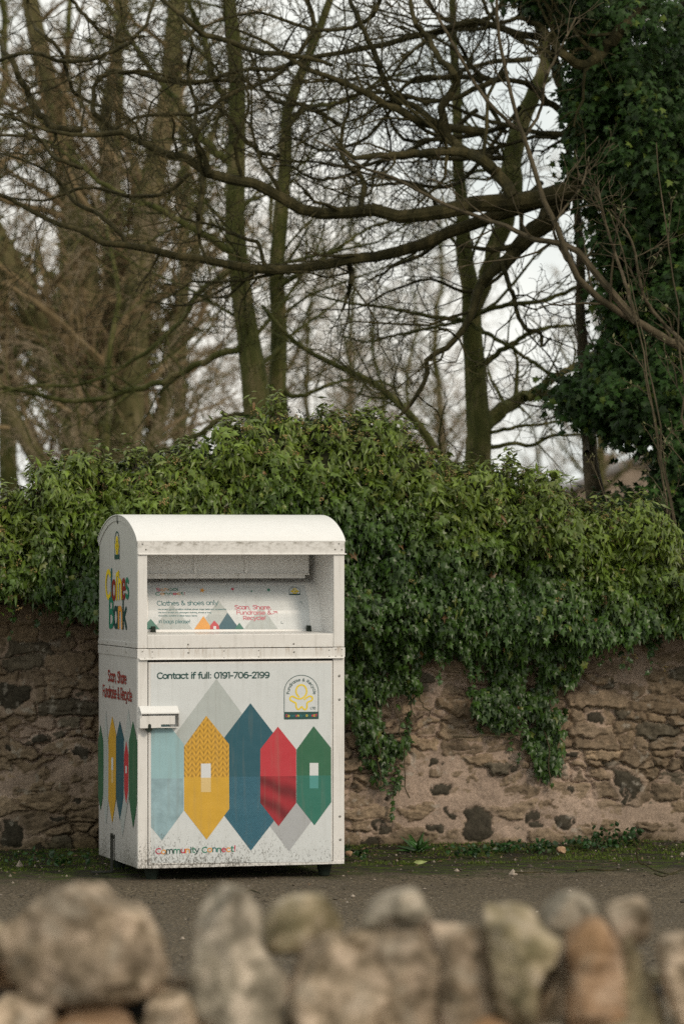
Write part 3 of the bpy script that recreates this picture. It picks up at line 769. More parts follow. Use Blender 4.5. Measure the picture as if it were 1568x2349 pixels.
for (cx, cy, rx, ry) in [(1095, 1895, 36, 42), (1435, 1800, 29, 33), (1020, 1812, 30, 17), (1222, 1882, 18, 17), (1300, 1878, 26, 18), (1365, 1652, 13, 12), (1165, 1770, 10, 8), (945, 1965, 28, 20), (1225, 1950, 15, 14), (30, 1600, 40, 28), (20, 1905, 30, 24), (88, 1952, 14, 16), (1310, 1738, 17, 10), (860, 1945, 22, 17), (1450, 1925, 22, 16), (1440, 1990, 40, 22), (1505, 1995, 26, 26)]:
    a, c = on_wall(cx, cy); cob.append((a, c, rx / 392., ry / 392.))
for _ in range(24): cob.append((r.uniform(2.1, WL) * r.choice([-1, 1]), r.uniform(.05, 1.0), r.uniform(.03, .09), r.uniform(.03, .07)))
for _ in range(24): cob.append((r.uniform(-2.0, 2.0), r.uniform(.04, .9), r.uniform(.018, .038), r.uniform(.012, .028)))
cob = np.array(cob)
def field():
    n = X.size; fx, fz = wx.ravel(), wz.ravel(); d1 = np.full(n, 9.); d2 = np.full(n, 9.); i1 = np.zeros(n, int)
    order = np.argsort(seeds[:, 0]); S = seeds[order]
    cw = int(.1 / st_)
    for c0 in range(0, len(xs), cw):
        cols = slice(c0, min(c0 + cw, len(xs))); sx0, sx1 = xs[cols][0] - .45, xs[cols][-1] + .45
        idx = np.where((S[:, 0] > sx0) & (S[:, 0] < sx1))[0]; s_ = S[idx]
        a = wx[:, cols].ravel()[:, None]; b_ = wz[:, cols].ravel()[:, None]
        m = np.minimum(s_[:, 2], s_[:, 3]); asp = np.clip(s_[:, 2] / s_[:, 3], 1, 3)
        dd = (np.abs((a - s_[:, 0]) / asp) ** 3 + np.abs(b_ - s_[:, 1]) ** 3) ** (1 / 3.) - m * .55
        k = np.argsort(dd, axis=1)[:, :2]; q = np.arange(len(dd))
        D1[:, cols] = dd[q, k[:, 0]].reshape(-1, cols.stop - cols.start); D2[:, cols] = dd[q, k[:, 1]].reshape(-1, cols.stop - cols.start)
        ID[:, cols] = idx[k[:, 0]].reshape(-1, cols.stop - cols.start)
D1 = np.zeros_like(X); D2 = np.zeros_like(X); ID = np.zeros(X.shape, int); field()
gap = D2 - D1                                                # 0 at a joint
rs = np.random.default_rng(12); ns = len(seeds)
sh_ = rs.normal(.0, .013, ns)[ID]; tone = rs.uniform(.78, 1.25, ns)[ID]; hue = rs.uniform(0, 1, ns)[ID]
stone_h = sh_ + .020 * smooth(0, .022, gap) - .014
strata = fbm(X * 6, Z * 60 + 8 * fbm(X * 3, Z * 3, seed=31), seed=32, oct=3)
stone_h += (strata - .5) * .013 + (fbm(X * 25, Z * 25, seed=33) - .5) * .020 + (fbm(X * 60, Z * 75, seed=34, oct=2) - .5) * .010
crack = smooth(.27, .20, strata); stone_h -= crack * .010
low_ = fbm(X * 1.6, Z * 2.4, seed=41, oct=3)
mort_amt = smooth(.33, .60, low_ + .12 * smooth(.8, .3, Z) - .10 * smooth(.9, 1.4, Z))
mort_h = -.018 + .022 * mort_amt + (fbm(X * 14, Z * 14, seed=42) - .5) * .014 + (fbm(X * 60, Z * 60, seed=43) - .5) * .004
mask = smooth(-.001, .0035, mort_h - stone_h)
Hh = np.maximum(stone_h, mort_h)
deep = smooth(.013, .0, gap) * (1 - mort_amt) * smooth(.35, .6, fbm(X * 4, Z * 4, seed=44)); Hh -= deep * .030
base = np.stack([.205 + .06 * hue, .155 + .04 * hue, .108 + .02 * hue], -1) * tone[..., None]
gs = (hue < .12)[..., None]; base = np.where(gs, np.array([.125, .105, .075]) * tone[..., None], base)
vr = fbm(X * 18, Z * 26, seed=51)[..., None]; base = base * (.42 + .70 * vr + .5 * fbm(X * 45, Z * 60, seed=54)[..., None])
mc = np.array([.385, .29, .225]) * (.50 + .55 * fbm(X * 9, Z * 9, seed=52) + .4 * fbm(X * 40, Z * 40, seed=53))[..., None]
colr = base * (1 - mask[..., None]) + mc * mask[..., None]
for (a, c, rx, ry) in cob:
    qx, qz = (wx - a), (wz - c); e = ((np.abs(qx) / rx) ** 2.3 + (np.abs(qz) / ry) ** 2.3) ** .5 + (fbm(X * 16, Z * 16, seed=61) - .5) * .38
    k = smooth(1.06, .96, e); dome_ = .016 * np.sqrt(np.clip(1 - e ** 2, 0, 1)) + (fbm(X * 45, Z * 45, seed=62) - .5) * .012
    Hh = Hh * (1 - k) + (dome_ - .006) * k - .012 * smooth(.09, .0, np.abs(e - 1.04))
    near_ = smooth(1.75, 1.2, e) * (1 - k); Hh = Hh * (1 - near_ * .7) + near_ * .7 * .004 - 0
    colr = colr * (1 - near_[..., None] * .6) + mc * near_[..., None] * .6
    cc = np.array([.058, .050, .036]) * (.6 + .9 * fbm(X * 30, Z * 30, seed=63))[..., None]
    colr = colr * (1 - k[..., None]) + cc * k[..., None]
# lichen, damp base, dark weathered right end, left end slightly darker
lich = smooth(.66, .74, fbm(X * 26, Z * 26, seed=71)) * smooth(.5, .62, fbm(X * 2, Z * 2, seed=72))
colr = colr * (1 - .5 * lich[..., None]) + np.array([.42, .38, .32]) * .5 * lich[..., None]
damp = np.clip(smooth(.14, .0, Z + (fbm(X * 5, Z * 5, seed=73) - .5) * .14) * .85 + smooth(.48, .66, fbm(X * .9 + 3, Z * 1.3, seed=74)) * .35 + smooth(1.45, 2.0, X) * .25 + smooth(-1.0, -1.5, X) * .08, 0, .9)
colr = colr * (1 - damp[..., None]) + colr * np.array([.34, .34, .25]) * damp[..., None]
wm = NT('rubble_stone'); o = wm.obj(); cc = wm.attr()
cc = wm.mix(1.0, cc, wm.ramp(wm.noise(o, 110, 6, .75), [(.3, .55), (.7, 1.4)]), 'MULTIPLY'); wm.col(cc)
wm.b.inputs['Roughness'].default_value = .92; wm.b.inputs['Specular IOR Level'].default_value = .2
wm.bump(wm.noise(o, 160, 6, .7), .7, .006)
nx, nz_ = len(xs), len(zs2); I = np.arange(nx * nz_).reshape(nz_, nx)
Q = np.stack([I[:-1, :-1], I[:-1, 1:], I[1:, 1:], I[1:, :-1]], -1).reshape(-1, 4)
mesh_np('wall_face', np.stack([X, -Hh, Z], -1).reshape(-1, 3), Q, wm.m, rubble, col=colr.reshape(-1, 3), smooth=True)
b = MB(); b.box(-WL, WL, .05, .45, -.02, WH, M['inside'], 0); b.build('wall_core', rubble)
# ------------------------------------------------------------------ leaves, branches
IVY5 = (np.array([(0, 0, 0), (-.42, .05, -.05), (-.30, .30, -.02), (-.50, .55, -.08), (-.20, .58, 0), (0, 1.05, -.10), (.20, .58, 0), (.50, .55, -.08), (.30, .30, -.02), (.42, .05, -.05), (0, .42, .07)]),
        np.array([(10, i, (i % 9) + 1) if i < 10 else 0 for i in range(1, 10)]))
IVY5 = (IVY5[0], np.array([(10, 0, 1), (10, 1, 2), (10, 2, 3), (10, 3, 4), (10, 4, 5), (10, 5, 6), (10, 6, 7), (10, 7, 8), (10, 8, 9), (10, 9, 0)])[:, ::-1].copy())
OVATE = (np.array([(0, 0, 0), (-.26, .30, -.06), (-.24, .58, -.08), (0, 1.1, -.16), (.24, .58, -.08), (.26, .30, -.06), (0, .42, .05)]),
         np.array([(6, 0, 1), (6, 1, 2), (6, 2, 3), (6, 3, 4), (6, 4, 5), (6, 5, 0)])[:, ::-1].copy())
def unit(v): return v / np.maximum(np.linalg.norm(v, axis=-1, keepdims=True), 1e-9)
def leaves(tmpl, pos, tip, nrm, size, wid=1.0):
    """one leaf-shaped blade per position; tip = direction of the leaf tip, nrm = upper side"""
    T, Fc = tmpl; n = len(pos); y = unit(tip); x = unit(np.cross(y, nrm)); z = np.cross(x, y)
    sz = np.asarray(size)[:, None, None] if np.ndim(size) else size
    wv = np.asarray(wid)[:, None, None] if np.ndim(wid) else wid
    V = pos[:, None, :] + sz * (T[None, :, 0:1] * wv * x[:, None, :] + T[None, :, 1:2] * y[:, None, :] + T[None, :, 2:3] * z[:, None, :])
    Q = Fc[None] + (np.arange(n) * len(T))[:, None, None]
    return V.reshape(-1, 3), Q.reshape(-1, 3), np.repeat(np.arange(n), len(T))
def join(parts):
    V, Fs, C_ = [], [], []; b = 0
    for v, f, c in parts: V.append(v); Fs.append(f + b); C_.append(c); b += len(v)
    out = {}
    for f in Fs: out.setdefault(f.shape[1], []).append(f)
    return np.concatenate(V), [np.concatenate(x) for x in out.values()], np.concatenate(C_)

def leaf_mat(name, rough=.42, spec=.4, gain=1.0, var=.5):
    m = NT(name); c = m.mix(1.0, m.attr(), m.ramp(m.noise(m.obj(), 40, 3), [(.3, gain * (1 - var * .5)), (.7, gain * (1 + var * .5))]), 'MULTIPLY')
    geo = m.n('ShaderNodeNewGeometry'); back = m.mix(geo.outputs['Backfacing'], c, m.mix(.45, c, (.11, .14, .06)))
    m.col(back); m.b.inputs['Roughness'].default_value = rough; m.b.inputs['Specular IOR Level'].default_value = spec
    tr = m.n('ShaderNodeBsdfTranslucent'); m.l.new(c, tr.inputs[0]); mix = m.n('ShaderNodeMixShader'); mix.inputs[0].default_value = .18
    m.l.new(m.b.outputs[0], mix.inputs[1]); m.l.new(tr.outputs[0], mix.inputs[2]); m.l.new(mix.outputs[0], m.t.nodes['Material Output'].inputs[0])
    return m.m
LEAF = leaf_mat('ivy_leaf', .38, .42); LEAFD = leaf_mat('ivy_leaf_dark', .55, .22)
def bark(name, c1_, c2_, c3_, scale=9):
    m = NT(name); o = m.obj(); c = m.ramp(m.noise(o, scale, 6, .7, (1, 1, .35)), [(.32, c1_), (.52, c2_), (.72, c3_)])
    m.col(c); m.b.inputs['Roughness'].default_value = .85; m.b.inputs['Specular IOR Level'].default_value = .2
    m.bump(m.noise(o, scale * 5, 5, .7, (1, 1, .3)), .6, .02); return m.m
BK_MOSS = bark('mossy_bark', (.026, .034, .006), (.075, .078, .020), (.19, .15, .075))
BK_DARK = bark('dark_wet_bark', (.015, .014, .005), (.046, .040, .015), (.11, .088, .038))
BK_BROWN = bark('brown_twigs', (.11, .078, .038), (.20, .145, .075), (.31, .23, .125), 3)
BK_PINK = bark('pinkish_brown_twigs', (.15, .112, .07), (.24, .185, .12), (.35, .28, .19), 3)
BK_SAP = bark('sapling_bark', (.040, .034, .018), (.085, .068, .040), (.15, .115, .075), 12)

def tubes(P, R, sides=3):
    """P (N,K,3) centre lines, R (N,K) radii"""
    N_, K = R.shape; T = np.gradient(P, axis=1); T = unit(T)
    ref = unit(rng.normal(size=(N_, 1, 3)) * .25 + np.array([.3, 1, .1])); A_ = unit(np.cross(T, np.broadcast_to(ref, T.shape))); B_ = np.cross(T, A_)
    t = np.arange(sides) * 2 * math.pi / sides
    ring = np.cos(t)[None, None, :, None] * A_[:, :, None, :] + np.sin(t)[None, None, :, None] * B_[:, :, None, :]
    V = P[:, :, None, :] + ring * R[:, :, None, None]
    I = np.arange(N_ * K * sides).reshape(N_, K, sides); J = np.roll(I, -1, axis=2)
    Q = np.stack([I[:, :-1], J[:, :-1], J[:, 1:], I[:, 1:]], -1).reshape(-1, 4)
    return V.reshape(-1, 3), Q, np.zeros(N_ * K * sides, int)
def grow(P, R, m, lr, ang, K=7, wander=.25, tmin=.15, rr=.55, up=0., rend=.25, rmin=.0022, absL=None, shy=None, tdown=.5):
    """m children per branch along P; returns their centre lines and radii"""
    N_, KP = R.shape; idx = np.repeat(np.arange(N_), m); n = len(idx)
    t = rng.uniform(tmin, 1, n) ** .9; f = t * (KP - 1); i = np.minimum(f.astype(int), KP - 2); w = (f - i)[:, None]
    p0 = P[idx, i] * (1 - w) + P[idx, i + 1] * w; r0 = R[idx, i] * (1 - w[:, 0]) + R[idx, i + 1] * w[:, 0]
    tg = unit(P[idx, i + 1] - P[idx, i]); L_ = np.linalg.norm(np.diff(P, axis=1), axis=2).sum(1)[idx]
    if absL: Ln = rng.uniform(absL[0], absL[1], n) * (1.1 - tdown * t)
    else: Ln = L_ * lr * (1.15 - tdown * t) * rng.uniform(.5, 1.25, n)
    perp = unit(np.cross(tg, rng.normal(size=(n, 3)))); a = np.radians(rng.uniform(ang[0], ang[1], n))[:, None]
    d = unit(np.cos(a) * tg + np.sin(a) * perp); out = [p0]; p = p0; step = (Ln / (K - 1))[:, None]
    for k in range(K - 1):
        d = unit(d + rng.normal(size=(n, 3)) * wander + np.array([0, 0, up])); p = p + d * step; out.append(p)
    rs0 = np.maximum(np.minimum(r0 * rr, r0 * .9), rmin)
    RR = rs0[:, None] * np.linspace(1, rend, K)[None]; return np.stack(out, 1), np.maximum(RR, rmin * .75)

def limb(pts, w0, w1, Y, K=26, jitter=.0, ws=None, dY=0.0):
    """a limb traced over the photograph at its real distance; widths in photograph pixels"""
    C2 = catmull(pts, 8); s = np.concatenate([[0], np.cumsum(np.linalg.norm(np.diff(C2, axis=0), axis=1))]); s /= s[-1]
    q = np.linspace(0, 1, K); x = np.interp(q, s, C2[:, 0]); y = np.interp(q, s, C2[:, 1])
    wd = np.interp(q, np.linspace(0, 1, len(ws)), ws) if ws else w0 + (w1 - w0) * q
    Yv = Y + dY * q + (fbm(q * 5 + pts[0][0], q * 0 + .3, seed=5) - .5) * .5
    P = np.stack([(x - HX) / F * Yv, CAMY + Yv, CAMZ + (HY - y) / F * Yv], 1)
    j = rng.normal(size=(K, 3)) * (wd * jitter / F * Y)[:, None]; P = P + j
    return P, wd / 2 / F * Y
def limb_tubes(L_, sides=10):
    return [tubes(P[None], R[None], sides) for P, R in L_]
def stack(L_):
    K = 26; return np.stack([p for p, r in L_]), np.stack([r for p, r in L_])
def tree_obj(name, label, base, trunk, crown_parts, tb, cb, extra=None, group=None, rz=0):
    """trunk and crown meshes are made in world space, then shifted under an Empty at the tree's foot"""
    root = empty(name, base, rz); tag(root, label, 'tree', group); b0 = np.array(base)
    V, Fs, _ = join(trunk); mesh_np('trunk', V - b0, Fs, tb, root, smooth=True)
    V, Fs, _ = join(crown_parts); mesh_np('branches', V - b0, Fs, cb, root, smooth=False)
    return root

# ------------------------------------------------------------------ ivy-clad tree at the right, its long dark limbs
YI = 25.3
L1 = limb([(1360, 415), (1314, 430), (1249, 450), (1184, 465), (1109, 465), (1044, 472), (984, 492), (934, 490), (834, 480), (784, 487), (715, 485), (665, 467), (615, 435), (550, 415), (480, 400), (435, 365), (350, 345), (300, 305), (210, 310), (120, 300), (0, 262)], 0, 0, YI, ws=[48, 44, 38, 32, 28, 27, 25, 20, 14, 9, 5], jitter=.12)
L2 = limb([(1300, 440), (1190, 478), (1094, 510), (1064, 520), (999, 545), (934, 570), (874, 585), (824, 588), (784, 602), (675, 617), (600, 619), (500, 602), (425, 587), (350, 575), (300, 565), (250, 565), (200, 535), (125, 510), (90, 495), (40, 465), (0, 445), (-80, 415)], 0, 0, YI + .3, ws=[36, 32, 29, 26, 24, 22, 19, 16, 13, 10, 7], jitter=.10)
L3 = limb([(1180, 455), (1140, 400), (1109, 370), (1064, 350), (1009, 350), (934, 352), (844, 358), (814, 362), (770, 330)], 0, 0, YI - .3, ws=[30, 26, 22, 18, 14, 7], jitter=.1)
L4 = limb([(1140, 400), (1109, 370), (1064, 345), (1024, 310), (1016, 280), (1014, 240), (1034, 215), (1044, 195), (1034, 155), (1009, 140), (984, 90), (959, 65), (944, 30), (939, -30)], 0, 0, YI - .2, ws=[26, 24, 20, 15, 12, 9], jitter=.1)
L5 = limb([(1500, 60), (1350, 75), (1240, 90), (1150, 62), (1084, 50), (1024, 65), (984, 75), (934, 90), (849, 107), (784, 120), (700, 135), (640, 160), (575, 160), (525, 165), (465, 190), (400, 180), (330, 160), (220, 175)], 0, 0, YI + .6, ws=[24, 20, 16, 14, 12, 10, 8, 5], jitter=.14)
L6 = limb([(1480, 20), (1434, 60), (1359, 140), (1324, 145), (1284, 115), (1264, 95), (1240, 60), (1190, 40)], 0, 0, YI - .5, ws=[30, 28, 24, 18, 9], jitter=.1)
L8 = limb([(1110, 300), (1024, 290), (999, 288), (949, 270), (899, 245), (849, 220), (784, 185), (760, 180), (690, 150), (600, 90), (520, 60)], 0, 0, YI, ws=[20, 18, 16, 12, 9, 5], jitter=.13)
L8b = limb([(1024, 310), (960, 250), (915, 230), (885, 195), (864, 135), (849, 100), (819, 35), (794, -20)], 0, 0, YI + .1, ws=[16, 15, 14, 12, 10], jitter=.1)
L9 = limb([(1290, 445), (1250, 500), (1199, 565), (1154, 600), (1134, 620), (1104, 655), (1082, 710), (1064, 755), (1024, 795), (979, 825), (979, 865), (949, 915), (919, 955), (880, 985)], 0, 0, YI + .2, ws=[48, 46, 30, 22, 15, 12, 10, 6], jitter=.13)
L10 = limb([(1150, 600), (1162, 640), (1179, 690), (1199, 750), (1239, 765), (1240, 795), (1262, 775)], 0, 0, YI + .2, ws=[12, 11, 10, 9, 5], jitter=.12)
L11 = limb([(1400, 380), (1330, 300), (1290, 210), (1270, 120), (1290, 20), (1300, -60)], 0, 0, YI + .3, ws=[40, 30, 24, 18, 12], jitter=.1)
L12 = limb([(820, 485), (835, 420), (790, 370), (784, 300), (800, 240), (780, 160)], 0, 0, YI - .1, ws=[16, 12, 9, 7, 4], jitter=.12)
L13 = limb([(610, 620), (590, 560), (540, 540), (500, 520), (420, 500), (400, 470)], 0, 0, YI + .3, ws=[10, 9, 8, 6, 4], jitter=.15)
L14 = limb([(800, 600), (805, 640), (790, 700), (782, 715)], 0, 0, YI + .3, ws=[14, 12, 9, 5], jitter=.1)
L15 = limb([(480, 400), (460, 350), (445, 300), (450, 240), (430, 170), (440, 90), (400, 20)], 0, 0, YI, ws=[14, 12, 9, 8, 6, 4], jitter=.14)
L16 = limb([(300, 565), (240, 500), (180, 470), (120, 400), (60, 370), (-40, 340)], 0, 0, YI + .3, ws=[12, 10, 8, 6, 4], jitter=.14)
XT = [([(0, 95), (40, 165), (75, 235), (125, 290), (190, 300)], [12, 14, 16, 16]), ([(150, -20), (190, 30), (225, 70), (270, 90), (330, 80)], [7, 9, 10, 8]),
  ([(350, -20), (415, 35), (465, 75), (540, 100), (600, 120), (675, 125), (760, 150)], [9, 12, 13, 12, 9]), ([(500, 240), (470, 280), (448, 320), (455, 350), (466, 430), (455, 520), (470, 590)], [6, 9, 11, 11, 9, 7]),
  ([(290, 310), (240, 280), (215, 245), (230, 175), (300, 165), (400, 190), (500, 185), (575, 185)], [14, 12, 11, 10, 8]), ([(784, 285), (700, 245), (640, 235), (600, 200), (590, 160), (560, 100)], [11, 11, 10, 8, 6]),
  ([(640, 360), (600, 350), (560, 320), (520, 265), (480, 240), (440, 245)], [11, 10, 8, 6]), ([(190, 385), (125, 360), (90, 320), (0, 310), (-60, 330)], [10, 9, 7, 5]),
  ([(-40, 150), (60, 120), (150, 140), (260, 120), (330, 60), (360, -20)], [8, 10, 10, 9, 7]), ([(60, -20), (80, 60), (140, 120), (170, 210), (250, 250)], [8, 9, 9, 7]),
  ([(700, -20), (720, 60), (690, 120), (620, 180), (540, 210), (450, 260), (330, 265), (240, 310)], [12, 11, 10, 9, 8, 6]), ([(880, -20), (850, 40), (770, 70), (690, 60), (600, 30), (520, 40)], [11, 10, 9, 7, 5]),
  ([(1180, -30), (1120, 40), (1060, 60), (1000, 30), (960, -20)], [14, 12, 10, 7]), ([(1340, 330), (1280, 250), (1200, 190), (1120, 180), (1080, 150), (1040, 80)], [20, 17, 13, 10, 7]),
  ([(600, 619), (480, 680), (420, 700), (330, 690)], [7, 6, 5, 3]), ([(430, 400), (380, 440), (300, 450), (200, 430), (90, 460), (-40, 440)], [10, 9, 8, 6, 4]),
  ([(860, 352), (800, 400), (720, 410), (660, 380), (600, 390)], [8, 7, 6, 4]), ([(1010, 490), (980, 440), (920, 420), (850, 425), (790, 400)], [10, 9, 7, 4])]
for k in range(13):
    y0 = rng.uniform(-20, 420); x_ = rng.uniform(1050, 1360); pts = [(x_, y0)]; a = math.pi + rng.normal(0, .35)
    for j in range(int(rng.integers(5, 9))):
        a += rng.normal(0, .45) + .25 * (math.pi - a); x_ += 95 * math.cos(a); y0 += 95 * math.sin(a) * .8; pts.append((x_, y0))
    XT.append((pts, [rng.uniform(10, 16), 10, 8, 5, 3]))
xl = [limb(p, 0, 0, YI + rng.uniform(-.4, 1.6), ws=w, jitter=.16) for p, w in XT]
main = xl + [L1, L2, L3, L4, L5, L6, L8, L8b, L9, L10, L11, L12, L13, L14, L15, L16]
BX, BYy = px3(1680, 1240, YI)[0], YI + CAMY
tp = np.array([[BX + .1 * math.sin(k * 1.3), BYy + .05 * k, -.1 + 9.5 * k / 25] for k in range(26)]); tr_ = np.linspace(.42, .22, 26); tr_[:3] += [.2, .1, .04]
MP, MR = stack(main)
g1P, g1R = grow(MP, MR, 7, .0, (28, 80), wander=.30, up=.03, rr=.42, absL=(.35, 1.35), rend=.35)
g2P, g2R = grow(g1P, g1R, 6, .55, (25, 70), wander=.30, rr=.5, K=6, rend=.4, rmin=.0026)
g3P, g3R = grow(g2P, g2R, 3, .55, (25, 65), wander=.30, rr=.6, K=5, rend=.6, rmin=.0022)
oak = tree_obj('ivy_clad_tree', 'huge dark tree smothered in ivy, its long bare limbs reaching left across the sky', (BX, BYy, 0),
    [tubes(tp[None], tr_[None], 16)], limb_tubes(main) + [tubes(g1P, g1R, 5), tubes(g2P, g2R, 4), tubes(g3P, g3R, 3)], BK_DARK, BK_DARK)
# its ivy: clumps inside the outline read off the photograph
cy = [-60, 0, 60, 120, 200, 290, 350, 400, 450, 520, 600, 660, 720, 800, 860, 900, 950, 1000, 1060, 1110, 1180, 1300]
cx = [1165, 1210, 1285, 1340, 1335, 1330, 1300, 1330, 1370, 1400, 1390, 1375, 1395, 1420, 1370, 1270, 1330, 1430, 1490, 1400, 1370, 1400]
NC = 1250; yy = rng.uniform(-160, 1330, NC); edge = np.interp(yy, cy, cx); edge = edge + 8 + 26 * np.sin(yy / 31.) * np.sin(yy / 83. + 1); xx = edge + rng.exponential(150, NC) * 1.15 + rng.normal(0, 14, NC)
xx = np.where(xx > 2300, rng.uniform(1400, 2300, NC), xx); xx = np.where((yy > 1000) & (yy < 1150) & (xx < 1510), xx + 190, xx); xx = np.where((yy > 740) & (yy < 800) & (xx < 1420), xx + 90, xx)
depth = YI + rng.uniform(-1.0, .9, NC) * np.clip((xx - edge) / 120, .25, 1)
CP = np.stack([(xx - HX) / F * depth, CAMY + depth, CAMZ + (HY - yy) / F * depth], 1)
NL = 46; cidx = np.repeat(np.arange(NC), NL); n = len(cidx)
off = rng.normal(size=(n, 3)) * np.array([.075, .075, .06]); pos = CP[cidx] + off
nr = unit(off * 6 + np.array([0, -.5, .5]) + rng.normal(size=(n, 3)) * .35); tip = unit(np.array([0, -.35, -.6]) + off * 3 + rng.normal(size=(n, 3)) * .45)
ct = rng.uniform(.6, 1.35, NC)[cidx]
lc = np.array([.024, .054, .010]) * (ct * rng.uniform(.7, 1.4, n))[:, None]; yl = (rng.random(n) < .05)[:, None]; lc = np.where(yl, np.array([.09, .13, .02]), lc)
V, Fc, ii = leaves(IVY5, pos, tip, nr, rng.uniform(.04, .07, n)); b0 = np.array([BX, BYy, 0])
mesh_np('ivy_foliage', V - b0, Fc, LEAFD, oak, col=lc[ii])

# ------------------------------------------------------------------ twin-stemmed tree, right-hand tree, thin trees
YT = 30.0
t1 = limb([(600, 1330), (600, 1100), (600, 1000), (592, 950), (575, 815), (562, 720), (545, 600), (540, 500), (540, 440), (545, 300), (540, 150), (525, 0), (520, -90)], 0, 0, YT, ws=[86, 80, 74, 64, 52, 48, 46, 42, 38, 34, 30], jitter=.02)
t2 = limb([(640, 1330), (642, 1000), (636, 890), (640, 765), (635, 665), (635, 600), (645, 500), (655, 350), (655, 270), (690, 170), (750, 20), (770, -60)], 0, 0, YT + .2, ws=[58, 54, 48, 40, 36, 34, 30, 26, 20, 16], jitter=.02)
b_ = [limb([(560, 780), (545, 795), (450, 835), (375, 875), (280, 900), (190, 920), (100, 910), (50, 897), (-60, 880)], 0, 0, YT, ws=[18, 15, 14, 12, 10, 8], jitter=.15),
      limb([(580, 950), (560, 950), (500, 965), (440, 1005), (340, 1050), (250, 1090)], 0, 0, YT + .1, ws=[15, 14, 12, 9], jitter=.15),
      limb([(548, 590), (545, 605), (450, 680), (415, 735), (350, 795), (250, 860), (165, 885), (75, 885), (0, 900)], 0, 0, YT, ws=[14, 12, 10, 8, 6], jitter=.15),
      limb([(535, 575), (450, 530), (385, 490), (270, 440), (230, 415), (185, 380), (120, 330), (30, 300)], 0, 0, YT - .2, ws=[18, 16, 13, 11, 8, 5], jitter=.15),
      limb([(650, 900), (690, 910), (760, 880), (840, 870), (920, 890)], 0, 0, YT + .1, ws=[12, 9, 7, 4], jitter=.15),
      limb([(545, 380), (480, 340), (420, 250), (370, 190), (300, 90), (240, 0)], 0, 0, YT, ws=[20, 16, 12, 8], jitter=.12),
      limb([(540, 250), (490, 180), (470, 90), (430, 0), (410, -60)], 0, 0, YT, ws=[18, 15, 12, 8], jitter=.1),
      limb([(655, 300), (700, 250), (800, 230), (880, 180), (940, 170)], 0, 0, YT, ws=[16, 12, 9, 5], jitter=.12),
      limb([(635, 660), (700, 620), (790, 560), (850, 520), (930, 500)], 0, 0, YT + .2, ws=[14, 11, 8, 4], jitter=.12)]
P0, R0 = stack([t1, t2]); P1, R1 = stack(b_)
aP, aR = grow(P0, R0, 16, 0, (35, 75), absL=(.8, 2.2), wander=.16, tmin=.3, rr=.2, up=.03, rend=.3)
bP, bR = grow(P1, R1, 14, 0, (25, 70), absL=(.3, 1.1), wander=.2, rr=.4)
c1P, c1R = grow(aP, aR, 12, .45, (25, 65), wander=.22, K=6); d1P, d1R = grow(c1P, c1R, 5, .5, (25, 60), wander=.25, K=5, rmin=.003)
c2P, c2R = grow(bP, bR, 7, .5, (25, 65), wander=.25, K=5, rmin=.003)
base = px3(615, 1240, YT); base[2] = 0
tree_obj('twin_stemmed_tree', 'mossy tree with two smooth stems rising behind the ivy above the clothes bank', tuple(base), limb_tubes([t1, t2], 14),
         limb_tubes(b_, 8) + [tubes(aP, aR, 4), tubes(bP, bR, 4), tubes(c1P, c1R, 3), tubes(d1P, d1R, 3), tubes(c2P, c2R, 3)], BK_MOSS, BK_MOSS)

YR = 28.0
t1 = limb([(1102, 1330), (1098, 1110), (1096, 1050), (1095, 960), (1088, 850), (1083, 760), (1080, 680), (1070, 620), (1062, 560), (1060, 480), (1050, 380), (1048, 250), (1040, 100), (1035, -60)], 0, 0, YR, ws=[74, 66, 62, 54, 48, 44, 36, 28, 24, 21, 18, 14], jitter=.02)
t2 = limb([(1085, 720), (1110, 650), (1135, 570), (1160, 490), (1172, 425), (1176, 350), (1215, 230), (1250, 150), (1240, 60), (1230, -50)], 0, 0, YR - .4, ws=[30, 34, 40, 48, 46, 36, 30, 24, 18], jitter=.06)
b_ = [limb([(1105, 985), (1129, 955), (1174, 925), (1219, 905), (1284, 903), (1340, 890), (1420, 870)], 0, 0, YR, ws=[40, 34, 27, 22, 16, 10], jitter=.05),
      limb([(1200, 912), (1219, 900), (1264, 872), (1314, 840), (1370, 800)], 0, 0, YR - .1, ws=[20, 17, 14, 9], jitter=.08),
      limb([(1105, 1020), (1130, 1025), (1175, 1018), (1219, 1022), (1264, 1000), (1340, 997), (1420, 985)], 0, 0, YR, ws=[12, 9, 8, 6, 5], jitter=.15),
      limb([(1110, 990), (1134, 990), (1199, 977), (1264, 970), (1330, 955)], 0, 0, YR - .1, ws=[9, 8, 6, 4], jitter=.15),
      limb([(1070, 735), (1084, 745), (1134, 775), (1184, 805), (1234, 840), (1269, 870)], 0, 0, YR - .5, ws=[11, 10, 9, 8], jitter=.12),
      limb([(1070, 732), (1134, 705), (1234, 692), (1284, 675), (1334, 655), (1400, 620)], 0, 0, YR - .5, ws=[12, 11, 10, 9, 6], jitter=.12),
      limb([(1078, 738), (1064, 735), (984, 725), (884, 705), (799, 695), (700, 670)], 0, 0, YR - .4, ws=[12, 10, 8, 6, 4], jitter=.14),
      limb([(1095, 840), (1114, 830), (1164, 795), (1214, 765), (1264, 750), (1329, 745)], 0, 0, YR - .3, ws=[15, 13, 11, 9, 6], jitter=.12),
      limb([(1080, 730), (1000, 750), (900, 770), (840, 785), (784, 770)], 0, 0, YR - .2, ws=[9, 8, 6, 4], jitter=.14)]
P0, R0 = stack([t1, t2]); P1, R1 = stack(b_)
aP, aR = grow(P0, R0, 11, 0, (35, 75), absL=(.6, 1.8), wander=.18, tmin=.35, rr=.2, up=.03)
